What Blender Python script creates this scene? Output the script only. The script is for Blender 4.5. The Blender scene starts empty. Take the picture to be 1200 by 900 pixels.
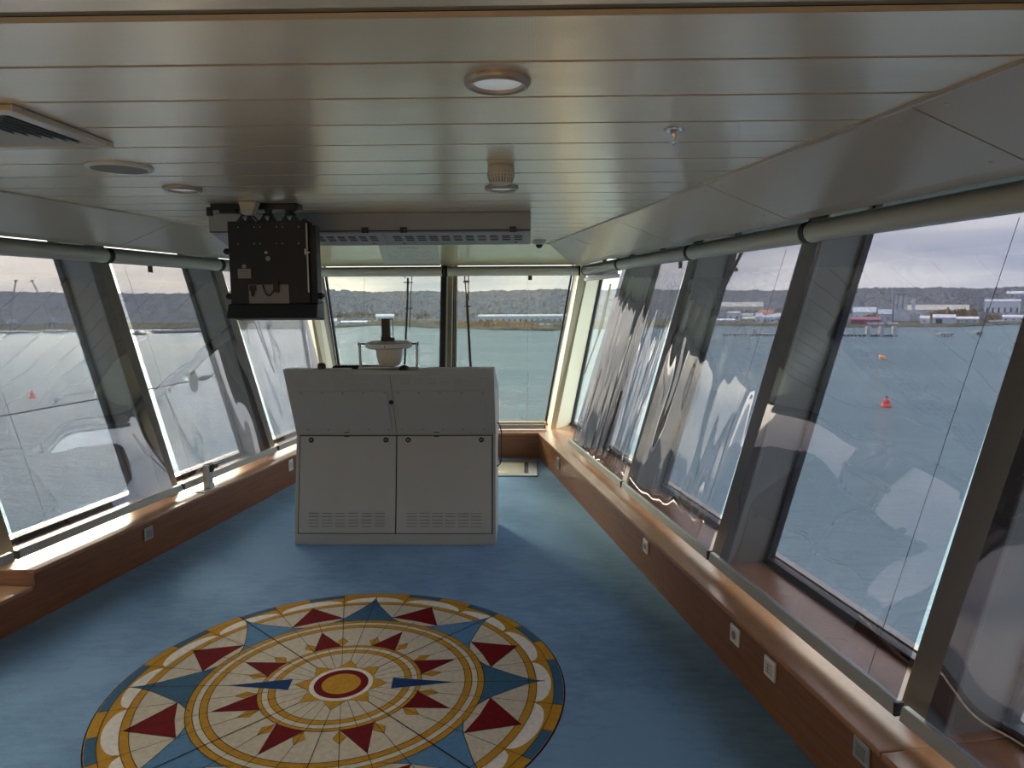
import bpy, math, random
from mathutils import Vector, Matrix, noise
random.seed(7)
COL = bpy.context.scene.collection
PI = math.pi

# ------------------------------------------------------------------ camera
F = 835.0; YH = 353.0; H = 1.65; YAW = math.radians(1.2); ROLL = math.radians(0.3)
_p = math.atan((450 - YH) / F)
FW = Vector((-math.sin(YAW) * math.cos(_p), math.cos(YAW) * math.cos(_p), -math.sin(_p)))
_r0 = Vector((math.cos(YAW), math.sin(YAW), 0)); _u0 = _r0.cross(FW)
RT = math.cos(ROLL) * _r0 - math.sin(ROLL) * _u0
UP = math.sin(ROLL) * _r0 + math.cos(ROLL) * _u0
EYE = Vector((0, 0, H))
cam_data = bpy.data.cameras.new('camera'); cam = bpy.data.objects.new('camera', cam_data); COL.objects.link(cam)
m = Matrix((RT, UP, -FW)).transposed().to_4x4(); m.translation = EYE; cam.matrix_world = m
cam_data.sensor_fit = 'HORIZONTAL'; cam_data.sensor_width = 36; cam_data.lens = F / 1200 * 36
cam_data.clip_start = 0.05; cam_data.clip_end = 20000
bpy.context.scene.camera = cam

# survey helpers: sight lines measured in the photo met with known planes of the place
def ray(x, y): return FW + RT * ((x - 600) / F) - UP * ((y - 450) / F)
def on_plane(x, y, P0, N):
    d = ray(x, y); return EYE + d * ((Vector(P0) - EYE).dot(N) / d.dot(N))
def on_z(x, y, z=0.0): return on_plane(x, y, (0, 0, z), Vector((0, 0, 1)))
def on_y(x, y, Y): return on_plane(x, y, (0, Y, 0), Vector((0, 1, 0)))

class Wall:
    def __init__(s, P, u, n):
        s.P = Vector((*P, 0)); s.u = Vector((*u, 0)).normalized(); s.n = Vector((*n, 0)).normalized()
    def __call__(s, a, n, z): return s.P + s.u * a + s.n * n + Vector((0, 0, z))
    def lean(s, x, y, n0, k=.27, z0=.27):
        return on_plane(x, y, s.P + s.n * n0 + Vector((0, 0, z0)), s.n - Vector((0, 0, k)))
    def sn(s, p): d = p - s.P; return d.dot(s.u), d.dot(s.n), d.z
RW = Wall((.125, 7.4), (.180, -1), (1, .180))
LW = Wall((-1.965, 7.4), (-.157, -1), (-1, .157))
FR = Wall((-.92, 7.4), (1, 0), (0, 1))

# ------------------------------------------------------------------ mesh builder
class MB:
    def __init__(s): s.v = []; s.f = []; s.m = []
    def add(s, vs, fs, mi=0):
        b = len(s.v); s.v += [Vector(v) for v in vs]
        for f in fs: s.f.append([b + i for i in f]); s.m.append(mi)
        return s
    def hexa(s, a, b, mi=0):       # a: 4 bottom points, b: 4 top points
        return s.add(list(a) + list(b), [(3, 2, 1, 0), (4, 5, 6, 7), (0, 1, 5, 4), (1, 2, 6, 5), (2, 3, 7, 6), (3, 0, 4, 7)], mi)
    def box(s, x0, x1, y0, y1, z0, z1, mi=0):
        return s.hexa([(x0, y0, z0), (x1, y0, z0), (x1, y1, z0), (x0, y1, z0)], [(x0, y0, z1), (x1, y0, z1), (x1, y1, z1), (x0, y1, z1)], mi)
    def wbox(s, W, a0, a1, n0, n1, z0, z1, mi=0, k=0.0, zr=.27):
        d0, d1 = k * (z0 - zr), k * (z1 - zr)
        return s.hexa([W(a0, n0 + d0, z0), W(a1, n0 + d0, z0), W(a1, n1 + d0, z0), W(a0, n1 + d0, z0)],
                      [W(a0, n0 + d1, z1), W(a1, n0 + d1, z1), W(a1, n1 + d1, z1), W(a0, n1 + d1, z1)], mi)
    def prism(s, poly, d, mi=0):   # poly: 3D loop, d: extrusion vector
        n = len(poly); d = Vector(d); P = [Vector(p) for p in poly]
        return s.add(P + [p + d for p in P], [list(range(n))[::-1], list(range(n, 2 * n))] + [(i, (i + 1) % n, n + (i + 1) % n, n + i) for i in range(n)], mi)
    def loft(s, A, B, mi=0):
        n = len(A)
        return s.add(list(A) + list(B), [list(range(n))[::-1], list(range(n, 2 * n))] + [(i, (i + 1) % n, n + (i + 1) % n, n + i) for i in range(n)], mi)
    def tube(s, pts, r, seg=10, mi=0):
        P = [Vector(p) for p in pts]; R = r if isinstance(r, (list, tuple)) else [r] * len(P); rings = []
        up = None
        for i, p in enumerate(P):
            t = (P[min(i + 1, len(P) - 1)] - P[max(i - 1, 0)]).normalized()
            if up is None:
                up = Vector((0, 0, 1)) if abs(t.z) < .9 else Vector((1, 0, 0))
            x = t.cross(up).normalized(); up = x.cross(t).normalized()
            rings.append([p + (x * math.cos(2 * PI * j / seg) + up * math.sin(2 * PI * j / seg)) * R[i] for j in range(seg)])
        vs = [v for r_ in rings for v in r_]; fs = []
        for i in range(len(P) - 1):
            for j in range(seg):
                fs.append((i * seg + j, i * seg + (j + 1) % seg, (i + 1) * seg + (j + 1) % seg, (i + 1) * seg + j))
        fs.append(list(range(seg))[::-1]); fs.append([(len(P) - 1) * seg + j for j in range(seg)])
        return s.add(vs, fs, mi)
    def lathe(s, c, prof, seg=32, mi=0, axis=(0, 0, 1), sx=1, sy=1):   # prof: (r, h)
        ax = Vector(axis).normalized(); a = Vector((1, 0, 0)) if abs(ax.x) < .9 else Vector((0, 1, 0))
        X = (a - ax * a.dot(ax)).normalized(); Y = ax.cross(X); c = Vector(c); vs = []; fs = []
        for r, h in prof:
            for j in range(seg):
                t = 2 * PI * j / seg
                vs.append(c + ax * h + X * (r * sx * math.cos(t)) + Y * (r * sy * math.sin(t)))
        for i in range(len(prof) - 1):
            for j in range(seg):
                fs.append((i * seg + j, i * seg + (j + 1) % seg, (i + 1) * seg + (j + 1) % seg, (i + 1) * seg + j))
        fs.append(list(range(seg))[::-1]); fs.append([(len(prof) - 1) * seg + j for j in range(seg)])
        return s.add(vs, fs, mi)

def tag(o, label=None, cat=None, group=None, kind=None):
    if label: o['label'] = label
    if cat: o['category'] = cat
    if group: o['group'] = group
    if kind: o['kind'] = kind
    return o
def empty(name, loc, label, cat, group=None, rz=0.0, kind=None):
    o = bpy.data.objects.new(name, None); COL.objects.link(o); o.location = loc; o.rotation_euler = (0, 0, rz); o.empty_display_size = .1
    return tag(o, label, cat, group, kind)
def wmat(p):
    M = Matrix.LocRotScale(p.location, p.rotation_euler, p.scale)
    return wmat(p.parent) @ M if p.parent else M
def obj(name, mb, mats, parent=None, smooth=False, bevel=0.0, seg=2, label=None, local=False):
    if not isinstance(mats, (list, tuple)): mats = [mats]
    if parent is not None:
        inv = Matrix() if local else wmat(parent).inverted(); vs = [inv @ v for v in mb.v]; org = Vector()
    else:
        lo = Vector([min(v[i] for v in mb.v) for i in range(3)]); hi = Vector([max(v[i] for v in mb.v) for i in range(3)])
        org = Vector(((lo.x + hi.x) / 2, (lo.y + hi.y) / 2, lo.z)); vs = [v - org for v in mb.v]
    me = bpy.data.meshes.new(name); me.from_pydata([tuple(v) for v in vs], [], mb.f)
    for mt in mats: me.materials.append(mt)
    me.polygons.foreach_set('material_index', mb.m)
    if smooth: me.polygons.foreach_set('use_smooth', [True] * len(me.polygons))
    me.update()
    o = bpy.data.objects.new(name, me); COL.objects.link(o); o.location = org
    if parent is not None: o.parent = parent
    if bevel:
        b = o.modifiers.new('bevel', 'BEVEL'); b.width = bevel; b.segments = seg; b.limit_method = 'ANGLE'; b.angle_limit = math.radians(40)
    if smooth == 'auto' or (smooth and bevel):
        pass
    if smooth:
        try: me.set_sharp_from_angle(angle=math.radians(42))
        except Exception: pass
    if label: o['label'] = label
    return o
def struct(name, mb, mats, parent=None, **k):
    o = obj(name, mb, mats, parent, **k); o['kind'] = 'structure'; return o
def thing(name, mb, mats, label, cat, group=None, kind=None, **k):
    return tag(obj(name, mb, mats, **k), label, cat, group, kind)

# ------------------------------------------------------------------ materials
def nmat(name):
    mt = bpy.data.materials.new(name); mt.use_nodes = True; nt = mt.node_tree; nt.nodes.clear()
    out = nt.nodes.new('ShaderNodeOutputMaterial'); return mt, nt, out
def N(nt, t, **k):
    n = nt.nodes.new(t)
    for a, b in k.items():
        if a in n.inputs: n.inputs[a].default_value = b
        else: setattr(n, a, b)
    return n
def pbr(name, col, rough=.5, metal=0.0, spec=.5, var=.06, vscale=6.0, bump=0.0, bscale=80.0, stretch=(1, 1, 1), coat=0.0, emit=None):
    mt, nt, out = nmat(name); b = nt.nodes.new('ShaderNodeBsdfPrincipled'); L = nt.links.new
    L(b.outputs[0], out.inputs[0])
    b.inputs['Roughness'].default_value = rough; b.inputs['Metallic'].default_value = metal
    b.inputs['Specular IOR Level'].default_value = spec; b.inputs['Coat Weight'].default_value = coat
    tc = N(nt, 'ShaderNodeTexCoord'); mp = N(nt, 'ShaderNodeMapping'); mp.inputs['Scale'].default_value = stretch; L(tc.outputs['Object'], mp.inputs[0])
    n = N(nt, 'ShaderNodeTexNoise', Scale=vscale, Detail=4.0); L(mp.outputs[0], n.inputs['Vector'])
    r = nt.nodes.new('ShaderNodeValToRGB'); c = Vector(col[:3])
    r.color_ramp.elements[0].color = (*(c * (1 - var)), 1); r.color_ramp.elements[1].color = (*[min(1, x) for x in c * (1 + var)], 1)
    r.color_ramp.elements[0].position = .3; r.color_ramp.elements[1].position = .7
    L(n.outputs['Fac'], r.inputs[0]); L(r.outputs[0], b.inputs['Base Color'])
    if bump:
        n2 = N(nt, 'ShaderNodeTexNoise', Scale=bscale, Detail=3.0); L(mp.outputs[0], n2.inputs['Vector'])
        bp = N(nt, 'ShaderNodeBump', Strength=bump, Distance=.01); L(n2.outputs['Fac'], bp.inputs['Height']); L(bp.outputs[0], b.inputs['Normal'])
    if emit:
        b.inputs['Emission Color'].default_value = (*emit[:3], 1); b.inputs['Emission Strength'].default_value = emit[3]
    return mt

M = {}
M['cream'] = pbr('cream_paint', (.90, .79, .55), .38, var=.02)
M['pillar'] = pbr('pillar_paint', (.34, .32, .265), .30, var=.03, spec=.6)
M['soffit'] = pbr('soffit_panel_paint', (.62, .53, .43), .30, metal=.35, var=.03, vscale=2, spec=.6)
M['black'] = pbr('black_rubber', (.012, .013, .016), .5, var=.1)
M['navy'] = pbr('navy_black_metal', (.007, .012, .022), .42, var=.12, spec=.4)
M['blackplastic'] = pbr('black_plastic', (.02, .021, .024), .35)
M['alu'] = pbr('brushed_aluminium', (.50, .50, .47), .34, metal=.8, var=.05, stretch=(1, 1, 20))
M['alu_dull'] = pbr('anodised_rail', (.42, .42, .39), .45, metal=.35, var=.04)
M['casset'] = pbr('blind_tube_paint', (.62, .61, .54), .28, var=.02, spec=.6)
M['console'] = pbr('console_grey_paint', (.48, .50, .48), .48, var=.03, vscale=3)
M['console_dark'] = pbr('console_joint_shadow_gap', (.03, .03, .03), .8)
M['duct'] = pbr('duct_grey_paint', (.43, .47, .50), .42, var=.02)
M['white'] = pbr('white_plastic', (.78, .77, .72), .35, var=.02)
M['ivory'] = pbr('ivory_plastic', (.70, .66, .54), .4, var=.02)
M['chrome'] = pbr('chrome', (.75, .75, .75), .15, metal=1.0)
M['diffuse_glass'] = pbr('frosted_lamp_glass', (.93, .97, 1.0), .2, var=.02, spec=.8, emit=(.85, .97, 1.0, .05))
M['ring'] = pbr('lamp_ring_metal', (.42, .37, .33), .32, metal=.3)
M['grille'] = pbr('speaker_grille', (.25, .23, .21), .6, var=.2, vscale=300)
M['paper'] = pbr('paper', (.80, .80, .72), .7, var=.02)
M['ink'] = pbr('ink', (.12, .12, .12), .8)
M['rubbercord'] = pbr('cable_rubber', (.015, .015, .018), .45)
M['label'] = pbr('label_plate', (.30, .30, .29), .5)
M['recess'] = pbr('connector_recess_plate', (.27, .27, .26), .5)

def wood_mat(name, c0, c1, rough, stretch):
    mt, nt, out = nmat(name); b = nt.nodes.new('ShaderNodeBsdfPrincipled'); L = nt.links.new; L(b.outputs[0], out.inputs[0])
    tc = N(nt, 'ShaderNodeTexCoord'); mp = N(nt, 'ShaderNodeMapping'); mp.inputs['Scale'].default_value = stretch; L(tc.outputs['Object'], mp.inputs[0])
    n = N(nt, 'ShaderNodeTexNoise', Scale=3.0, Detail=8.0, Distortion=.6); L(mp.outputs[0], n.inputs['Vector'])
    n2 = N(nt, 'ShaderNodeTexNoise', Scale=22.0, Detail=6.0); L(mp.outputs[0], n2.inputs['Vector'])
    mx = N(nt, 'ShaderNodeMath', operation='MULTIPLY_ADD'); L(n2.outputs['Fac'], mx.inputs[0]); mx.inputs[1].default_value = .4; L(n.outputs['Fac'], mx.inputs[2])
    r = nt.nodes.new('ShaderNodeValToRGB'); r.color_ramp.elements[0].color = (*c0, 1); r.color_ramp.elements[1].color = (*c1, 1)
    r.color_ramp.elements[0].position = .45; r.color_ramp.elements[1].position = .95; L(mx.outputs[0], r.inputs[0]); L(r.outputs[0], b.inputs['Base Color'])
    b.inputs['Roughness'].default_value = rough; b.inputs['Specular IOR Level'].default_value = .5
    return mt
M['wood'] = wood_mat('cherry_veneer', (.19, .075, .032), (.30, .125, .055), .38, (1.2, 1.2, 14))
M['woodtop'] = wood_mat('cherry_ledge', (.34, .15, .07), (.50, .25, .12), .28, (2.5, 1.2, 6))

def carpet_mat():
    mt, nt, out = nmat('blue_carpet'); b = nt.nodes.new('ShaderNodeBsdfPrincipled'); L = nt.links.new; L(b.outputs[0], out.inputs[0])
    tc = N(nt, 'ShaderNodeTexCoord')
    n = N(nt, 'ShaderNodeTexNoise', Scale=1.3, Detail=3.0); L(tc.outputs['Object'], n.inputs['Vector'])
    mp = N(nt, 'ShaderNodeMapping'); mp.inputs['Scale'].default_value = (3, 9, 1); L(tc.outputs['Object'], mp.inputs[0])
    n2 = N(nt, 'ShaderNodeTexNoise', Scale=3.0, Detail=8.0, Roughness=.7); L(mp.outputs[0], n2.inputs['Vector'])
    ad = N(nt, 'ShaderNodeMath', operation='MULTIPLY_ADD'); L(n2.outputs['Fac'], ad.inputs[0]); ad.inputs[1].default_value = .8; L(n.outputs['Fac'], ad.inputs[2])
    r = nt.nodes.new('ShaderNodeValToRGB'); r.color_ramp.elements[0].position = .68; r.color_ramp.elements[1].position = 1.12
    r.color_ramp.elements[0].color = (.115, .235, .38, 1); r.color_ramp.elements[1].color = (.19, .35, .52, 1)
    L(ad.outputs[0], r.inputs[0]); L(r.outputs[0], b.inputs['Base Color'])
    b.inputs['Roughness'].default_value = .95; b.inputs['Specular IOR Level'].default_value = .1
    b.inputs['Sheen Weight'].default_value = .35; b.inputs['Sheen Roughness'].default_value = .5; b.inputs['Sheen Tint'].default_value = (.6, .75, 1, 1)
    n3 = N(nt, 'ShaderNodeTexNoise', Scale=260.0, Detail=2.0); L(tc.outputs['Object'], n3.inputs['Vector'])
    bp = N(nt, 'ShaderNodeBump', Strength=.5, Distance=.004); L(n3.outputs['Fac'], bp.inputs['Height']); L(bp.outputs[0], b.inputs['Normal'])
    return mt
M['carpet'] = carpet_mat()
def wool(name, c): 
    return pbr(name, c, .95, spec=.08, var=.10, vscale=45, bump=.45, bscale=300)
RUG = [wool('wool_beige', (.68, .60, .46)), wool('wool_white', (.90, .84, .72)), wool('wool_gold', (.60, .31, .035)), wool('wool_red', (.19, .010, .014)),
       wool('wool_steel_blue', (.06, .15, .24)), wool('wool_light_blue', (.12, .27, .45)), wool('wool_royal_blue', (.012, .055, .17)), wool('wool_groove', (.02, .017, .02)),
       wool('wool_cream', (.76, .68, .53))]

def ceiling_mat():
    mt, nt, out = nmat('perforated_metal_planks'); b = nt.nodes.new('ShaderNodeBsdfPrincipled'); L = nt.links.new; L(b.outputs[0], out.inputs[0])
    b.inputs['Roughness'].default_value = .27; b.inputs['Specular IOR Level'].default_value = .8; b.inputs['Metallic'].default_value = .5
    b.inputs['Coat Weight'].default_value = .15; b.inputs['Coat Roughness'].default_value = .25
    tc = N(nt, 'ShaderNodeTexCoord'); v = N(nt, 'ShaderNodeTexVoronoi', Scale=230.0); v.inputs['Randomness'].default_value = 0; L(tc.outputs['Object'], v.inputs['Vector'])
    r = nt.nodes.new('ShaderNodeValToRGB'); r.color_ramp.elements[0].position = .18; r.color_ramp.elements[1].position = .28
    r.color_ramp.elements[0].color = (.72, .63, .50, 1); r.color_ramp.elements[1].color = (.95, .84, .68, 1)
    L(v.outputs['Distance'], r.inputs[0]); L(r.outputs[0], b.inputs['Base Color'])
    n = N(nt, 'ShaderNodeTexNoise', Scale=1.4, Detail=2.0); mp = N(nt, 'ShaderNodeMapping'); mp.inputs['Scale'].default_value = (1, 6, 1)
    L(tc.outputs['Object'], mp.inputs[0]); L(mp.outputs[0], n.inputs['Vector'])
    bp = N(nt, 'ShaderNodeBump', Strength=.25, Distance=.01); L(n.outputs['Fac'], bp.inputs['Height']); L(bp.outputs[0], b.inputs['Normal'])
    return mt
M['ceiling'] = ceiling_mat()

def clear_mat(name, tint, refl, rough=.0, fres=True, bump=None):
    mt, nt, out = nmat(name); L = nt.links.new
    t = N(nt, 'ShaderNodeBsdfTransparent'); t.inputs[0].default_value = (*tint, 1)
    g = N(nt, 'ShaderNodeBsdfGlossy'); g.inputs['Roughness'].default_value = rough; g.inputs['Color'].default_value = (.96, .92, 1, 1)
    mx = N(nt, 'ShaderNodeMixShader'); L(t.outputs[0], mx.inputs[1]); L(g.outputs[0], mx.inputs[2]); L(mx.outputs[0], out.inputs[0])
    if fres:
        f = N(nt, 'ShaderNodeLayerWeight', Blend=.5); p = N(nt, 'ShaderNodeMath', operation='POWER'); L(f.outputs['Facing'], p.inputs[0]); p.inputs[1].default_value = 4.5
        a = N(nt, 'ShaderNodeMath', operation='MULTIPLY_ADD'); a.use_clamp = True; L(p.outputs[0], a.inputs[0]); a.inputs[1].default_value = 1 - refl - .04; a.inputs[2].default_value = refl + .04; L(a.outputs[0], mx.inputs[0])
    else: mx.inputs[0].default_value = refl
    if bump:
        sc, st, strength = bump; tc = N(nt, 'ShaderNodeTexCoord'); mp = N(nt, 'ShaderNodeMapping'); mp.inputs['Scale'].default_value = st
        L(tc.outputs['Object'], mp.inputs[0]); n = N(nt, 'ShaderNodeTexNoise', Scale=sc, Detail=2.0, Distortion=.3); L(mp.outputs[0], n.inputs['Vector'])
        bp = N(nt, 'ShaderNodeBump', Strength=strength, Distance=.05); L(n.outputs['Fac'], bp.inputs['Height']); L(bp.outputs[0], g.inputs['Normal'])
    return mt
M['glass'] = clear_mat('window_glass', (.95, .965, .87), 0.0)
TF = (.335, .32, .385)
M['film'] = clear_mat('sunscreen_film', TF, .085, rough=.02)
M['film_front'] = clear_mat('sunscreen_film_front', (.41, .425, .425), .05)
M['film_left'] = clear_mat('sunscreen_film_left', (.30, .29, .335), .07, rough=.02)

# ------------------------------------------------------------------ floor, ceiling, walls
def xr(y): return .125 + (7.4 - y) * .180
def xl(y): return -1.965 - (7.4 - y) * .157
YB = -3.2
fl = MB().hexa([(xl(YB) - .6, YB, -.15), (xr(YB) + .6, YB, -.15), (.9, 8.1, -.15), (-2.7, 8.1, -.15)], [(xl(YB) - .6, YB, 0), (xr(YB) + .6, YB, 0), (.9, 8.1, 0), (-2.7, 8.1, 0)])
struct('floor', fl, M['carpet'])
struct('floor_rear_bounce', MB().box(-4.2, 2.4, YB, -.3, .0005, .004), pbr('pale_bounce_floor', (.62, .48, .33), .5))  # unseen pale floor added to bounce light onto the ceiling

# ceiling planks
ce = MB(); PZ = 2.21; y0 = 1.459 - .2935 * 16; pitch = .2935
def cx0(y): return xl(y) - .03
def cx1(y): return xr(y) + .03
k = 0; y = y0
while y < 7.05:
    a, b = y + .006, min(y + pitch - .006, 7.06)
    if abs(y - 1.459) < .02: a += .02
    if abs(y + pitch - 1.459) < .02: b -= .02
    for (za, zb, ya, yb) in ((PZ, PZ + .012, a + .0015, b - .0015),):
        ce.hexa([(cx0(ya), ya, za), (cx1(ya), ya, za), (cx1(yb), yb, za), (cx0(yb), yb, za)], [(cx0(ya), ya, zb), (cx1(ya), ya, zb), (cx1(yb), yb, zb), (cx0(yb), yb, zb)], 0)
    y += pitch
ce.hexa([(cx0(YB) - 1, YB, PZ + .035), (cx1(YB) + 1, YB, PZ + .035), (1.2, 8.9, PZ + .035), (-3.1, 8.9, PZ + .035)],
        [(cx0(YB) - 1, YB, PZ + .12), (cx1(YB) + 1, YB, PZ + .12), (1.2, 8.9, PZ + .12), (-3.1, 8.9, PZ + .12)], 1)
ce.hexa([(cx0(1.43), 1.434, PZ + .014), (cx1(1.43), 1.434, PZ + .014), (cx1(1.49), 1.487, PZ + .014), (cx0(1.49), 1.487, PZ + .014)],
        [(cx0(1.43), 1.434, PZ + .03), (cx1(1.43), 1.434, PZ + .03), (cx1(1.49), 1.487, PZ + .03), (cx0(1.49), 1.487, PZ + .03)], 2)
struct('ceiling', ce, [M['ceiling'], M['console_dark'], pbr('joint_strip_brown', (.20, .185, .15), .6)])

# side soffits (sloping panels between ceiling and blinds) and header
SEND = 10.5
def soffit(W, side, seams):
    mb = MB(); cuts = [-.45] + seams + [SEND]
    for a, b in zip(cuts[:-1], cuts[1:]):
        a2, b2 = a + .004, b - .004
        if a < 0: a2 = a
        mb.hexa([W(a2, .035, 2.205), W(b2, .035, 2.205), W(b2, .45, 2.055), W(a2, .45, 2.055)], [W(a2, .05, 2.22), W(b2, .05, 2.22), W(b2, .465, 2.07), W(a2, .465, 2.07)])
        mb.hexa([W(a2, .45, 2.055), W(b2, .45, 2.055), W(b2, .525, 2.037), W(a2, .525, 2.037)], [W(a2, .45, 2.07), W(b2, .45, 2.07), W(b2, .525, 2.05), W(a2, .525, 2.05)])
    mb.wbox(W, -1.2, SEND, .03, .05, 2.20, 2.3); mb.hexa([W(-.6, .06, 2.235), W(SEND, .06, 2.235), W(SEND, .5, 2.085), W(-.6, .5, 2.085)], [W(-.6, .06, 2.32), W(SEND, .06, 2.32), W(SEND, .5, 2.32), W(-.6, .5, 2.32)], 1)
    mb.wbox(W, -1.3, SEND, .50, 1.25, 2.16, 2.32, 1)
    # little rivets of the panel edges
    for a, b in zip(cuts[:-1], cuts[1:]):
        for t in (a + .09, b - .09):
            for q in (.12, .88):
                n_ = .035 + .415 * q; z_ = 2.205 - .15 * q
                mb.lathe(W(t, n_, z_ - .002), [(.006, 0), (.006, .004)], seg=8, mi=0)
    return struct('wall_%s_upper' % side, mb, [M['soffit'], M['console_dark']])
soffit(RW, 'right', [1.15, 2.45, 3.93, 5.33, 6.8, 8.3]); soffit(LW, 'left', [1.1, 2.52, 4.0, 5.5, 7.0, 8.5])
# front soffit
M['casset_front'] = pbr('blind_tube_front_lit', (.90, .88, .74), .3)  # paler copy of the tube paint, window brightness put into the colour
mb = MB()
for a, b in ((-1.12, -.035), (-.025, 1.12)):
    ta, tb = a, b; oa = a * 1.34 if abs(a) > .5 else a; ob = b * 1.34 if abs(b) > .5 else b
    mb.hexa([FR(ta, -.34, 2.207), FR(tb, -.34, 2.207), FR(ob, .60, 2.045), FR(oa, .60, 2.045)], [FR(ta, -.34, 2.225), FR(tb, -.34, 2.225), FR(ob, .60, 2.065), FR(oa, .60, 2.065)])
mb.hexa([FR(-1.3, -.30, 2.24), FR(1.3, -.30, 2.24), FR(1.6, .6, 2.10), FR(-1.6, .6, 2.10)], [FR(-1.3, -.3, 2.32), FR(1.3, -.3, 2.32), FR(1.6, .6, 2.32), FR(-1.6, .6, 2.32)], 1)
mb.wbox(FR, -2.2, 2.2, .60, 1.45, 2.17, 2.32, 1)
M['soffit_front'] = pbr('front_soffit_cream_enamel', (1.0, .86, .55), .34, metal=.8, spec=.8, coat=.6)
struct('wall_front_upper', mb, [M['soffit_front'], M['console_dark']])

# wood panelled lower walls with ledges
LZ = .27
def wood_side(W, side, s1, zt, s0=0.0, corner=None):
    mb = MB(); mb.wbox(W, s0, s1, 0, .03, 0, zt - .022, 0)
    return mb
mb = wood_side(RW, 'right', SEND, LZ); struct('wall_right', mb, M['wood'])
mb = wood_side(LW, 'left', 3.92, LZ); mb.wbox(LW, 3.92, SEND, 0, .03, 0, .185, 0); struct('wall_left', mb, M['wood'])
mb = MB().box(-1.965, .125, 7.4, 7.43, 0, LZ - .022); struct('wall_front', mb, M['wood'])
def ledge(pts, z0, z1): return MB().prism([(p.x, p.y, z0) for p in pts], (0, 0, z1 - z0))
oR = RW(-.53, .56, 0); oL = LW(-.53, .56, 0)
pR = [RW(5.42, -.006, 0), RW(5.42, .56, 0), oR, RW(0, -.006, 0)]
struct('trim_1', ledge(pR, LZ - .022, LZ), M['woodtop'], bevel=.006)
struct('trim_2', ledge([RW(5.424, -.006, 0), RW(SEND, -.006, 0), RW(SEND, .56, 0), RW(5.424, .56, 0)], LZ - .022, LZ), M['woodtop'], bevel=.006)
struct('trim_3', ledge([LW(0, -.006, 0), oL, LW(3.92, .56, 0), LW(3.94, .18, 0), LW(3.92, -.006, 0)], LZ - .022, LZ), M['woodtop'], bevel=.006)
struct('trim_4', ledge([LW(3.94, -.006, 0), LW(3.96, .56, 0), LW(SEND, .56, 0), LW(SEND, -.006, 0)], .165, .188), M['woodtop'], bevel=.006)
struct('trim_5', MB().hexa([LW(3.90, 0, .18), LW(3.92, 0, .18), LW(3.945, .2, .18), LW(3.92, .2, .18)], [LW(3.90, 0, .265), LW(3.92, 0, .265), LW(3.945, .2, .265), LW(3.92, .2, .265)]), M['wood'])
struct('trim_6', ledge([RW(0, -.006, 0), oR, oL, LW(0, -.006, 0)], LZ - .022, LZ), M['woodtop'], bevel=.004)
# outer skin below the glass so the ledges are closed boxes
mb = MB(); mb.wbox(RW, -.55, SEND, .53, .57, -.15, .29); mb.wbox(LW, -.55, SEND, .53, .57, -.15, .29); mb.wbox(FR, -1.6, 1.6, .64, .68, -.15, .29)
struct('wall_outer', mb, M['pillar'])
# unseen solid bulkheads behind the last pillars, added to cut light from behind
struct('wall_right_rear_light_block', MB().wbox(RW, 6.9, SEND + .6, .245, .32, .1, 2.17, 0, k=.275), M['soffit'])
struct('wall_left_rear_light_block', MB().wbox(LW, 7.0, SEND + .6, .245, .32, .1, 2.17, 0, k=.275), M['soffit'])
# back wall of the wing, far behind the camera: light panelled bulkhead
mb = MB().box(-4.6, 2.9, YB - .1, YB, 0, 2.3); struct('wall_back', mb, M['cream'])

# ------------------------------------------------------------------ windows, pillars
GK = .285; PW = .195
pil = {'R': [.87, 2.355, 3.87, 5.38, 6.9], 'L': [1.12, 2.555, 3.97, 5.5, 7.0]}
nw = 1; ntrim = 10
ZT = 2.17
def window(W, a0, a1, n0=.46, zb=.27, z1=ZT, lean_a0=0.0, lean_a1=0.0):
    """glass pane with its black gasket, leaning outwards"""
    global nw
    def q(a, la, n, z): return W(a + la * (z - zb), n + GK * (z - LZ), z)
    g = MB().hexa([q(a0, lean_a0, n0 + .005, zb + .012), q(a1, lean_a1, n0 + .005, zb + .012), q(a1, lean_a1, n0 + .017, zb + .012), q(a0, lean_a0, n0 + .017, zb + .012)],
                  [q(a0, lean_a0, n0 + .005, z1), q(a1, lean_a1, n0 + .005, z1), q(a1, lean_a1, n0 + .017, z1), q(a0, lean_a0, n0 + .017, z1)])
    w = struct('window_%d' % nw, g, M['glass'])
    f = MB(); t = .022
    f.hexa([q(a0, lean_a0, n0 - .012, zb), q(a1, lean_a1, n0 - .012, zb), q(a1, lean_a1, n0 + .03, zb), q(a0, lean_a0, n0 + .03, zb)],
           [q(a0, lean_a0, n0 - .012, zb + .03), q(a1, lean_a1, n0 - .012, zb + .03), q(a1, lean_a1, n0 + .03, zb + .03), q(a0, lean_a0, n0 + .03, zb + .03)])
    for (a, la, s) in ((a0, lean_a0, 1), (a1, lean_a1, -1)):
        b = a + s * t
        f.hexa([q(a, la, n0 - .008, zb), q(b, la, n0 - .008, zb), q(b, la, n0 + .03, zb), q(a, la, n0 + .03, zb)],
               [q(a, la, n0 - .008, z1), q(b, la, n0 - .008, z1), q(b, la, n0 + .03, z1), q(a, la, n0 + .03, z1)])
    fo = obj('window_gasket', f, M['black'], w); nw += 1
    return w
# side windows
def side_windows(W, P, first):
    prev = first
    for i, e in enumerate(P):
        window(W, prev, e - PW - .002, lean_a0=(-.30 if i == 0 else 0))
        prev = e
side_windows(RW, pil['R'], -.46); side_windows(LW, pil['L'], -.46)
for key, W in (('R', RW), ('L', LW)):
    for e in pil[key]:
        mb = MB(); mb.wbox(W, e - PW, e, .245, .50, .20, 2.15, 0, k=.275)
        mb.wbox(W, e - .012, e + .006, .237, .262, .20, 2.15, 0, k=.275)
        struct('trim_%d' % ntrim, mb, M['pillar'], bevel=.006); ntrim += 1
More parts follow.
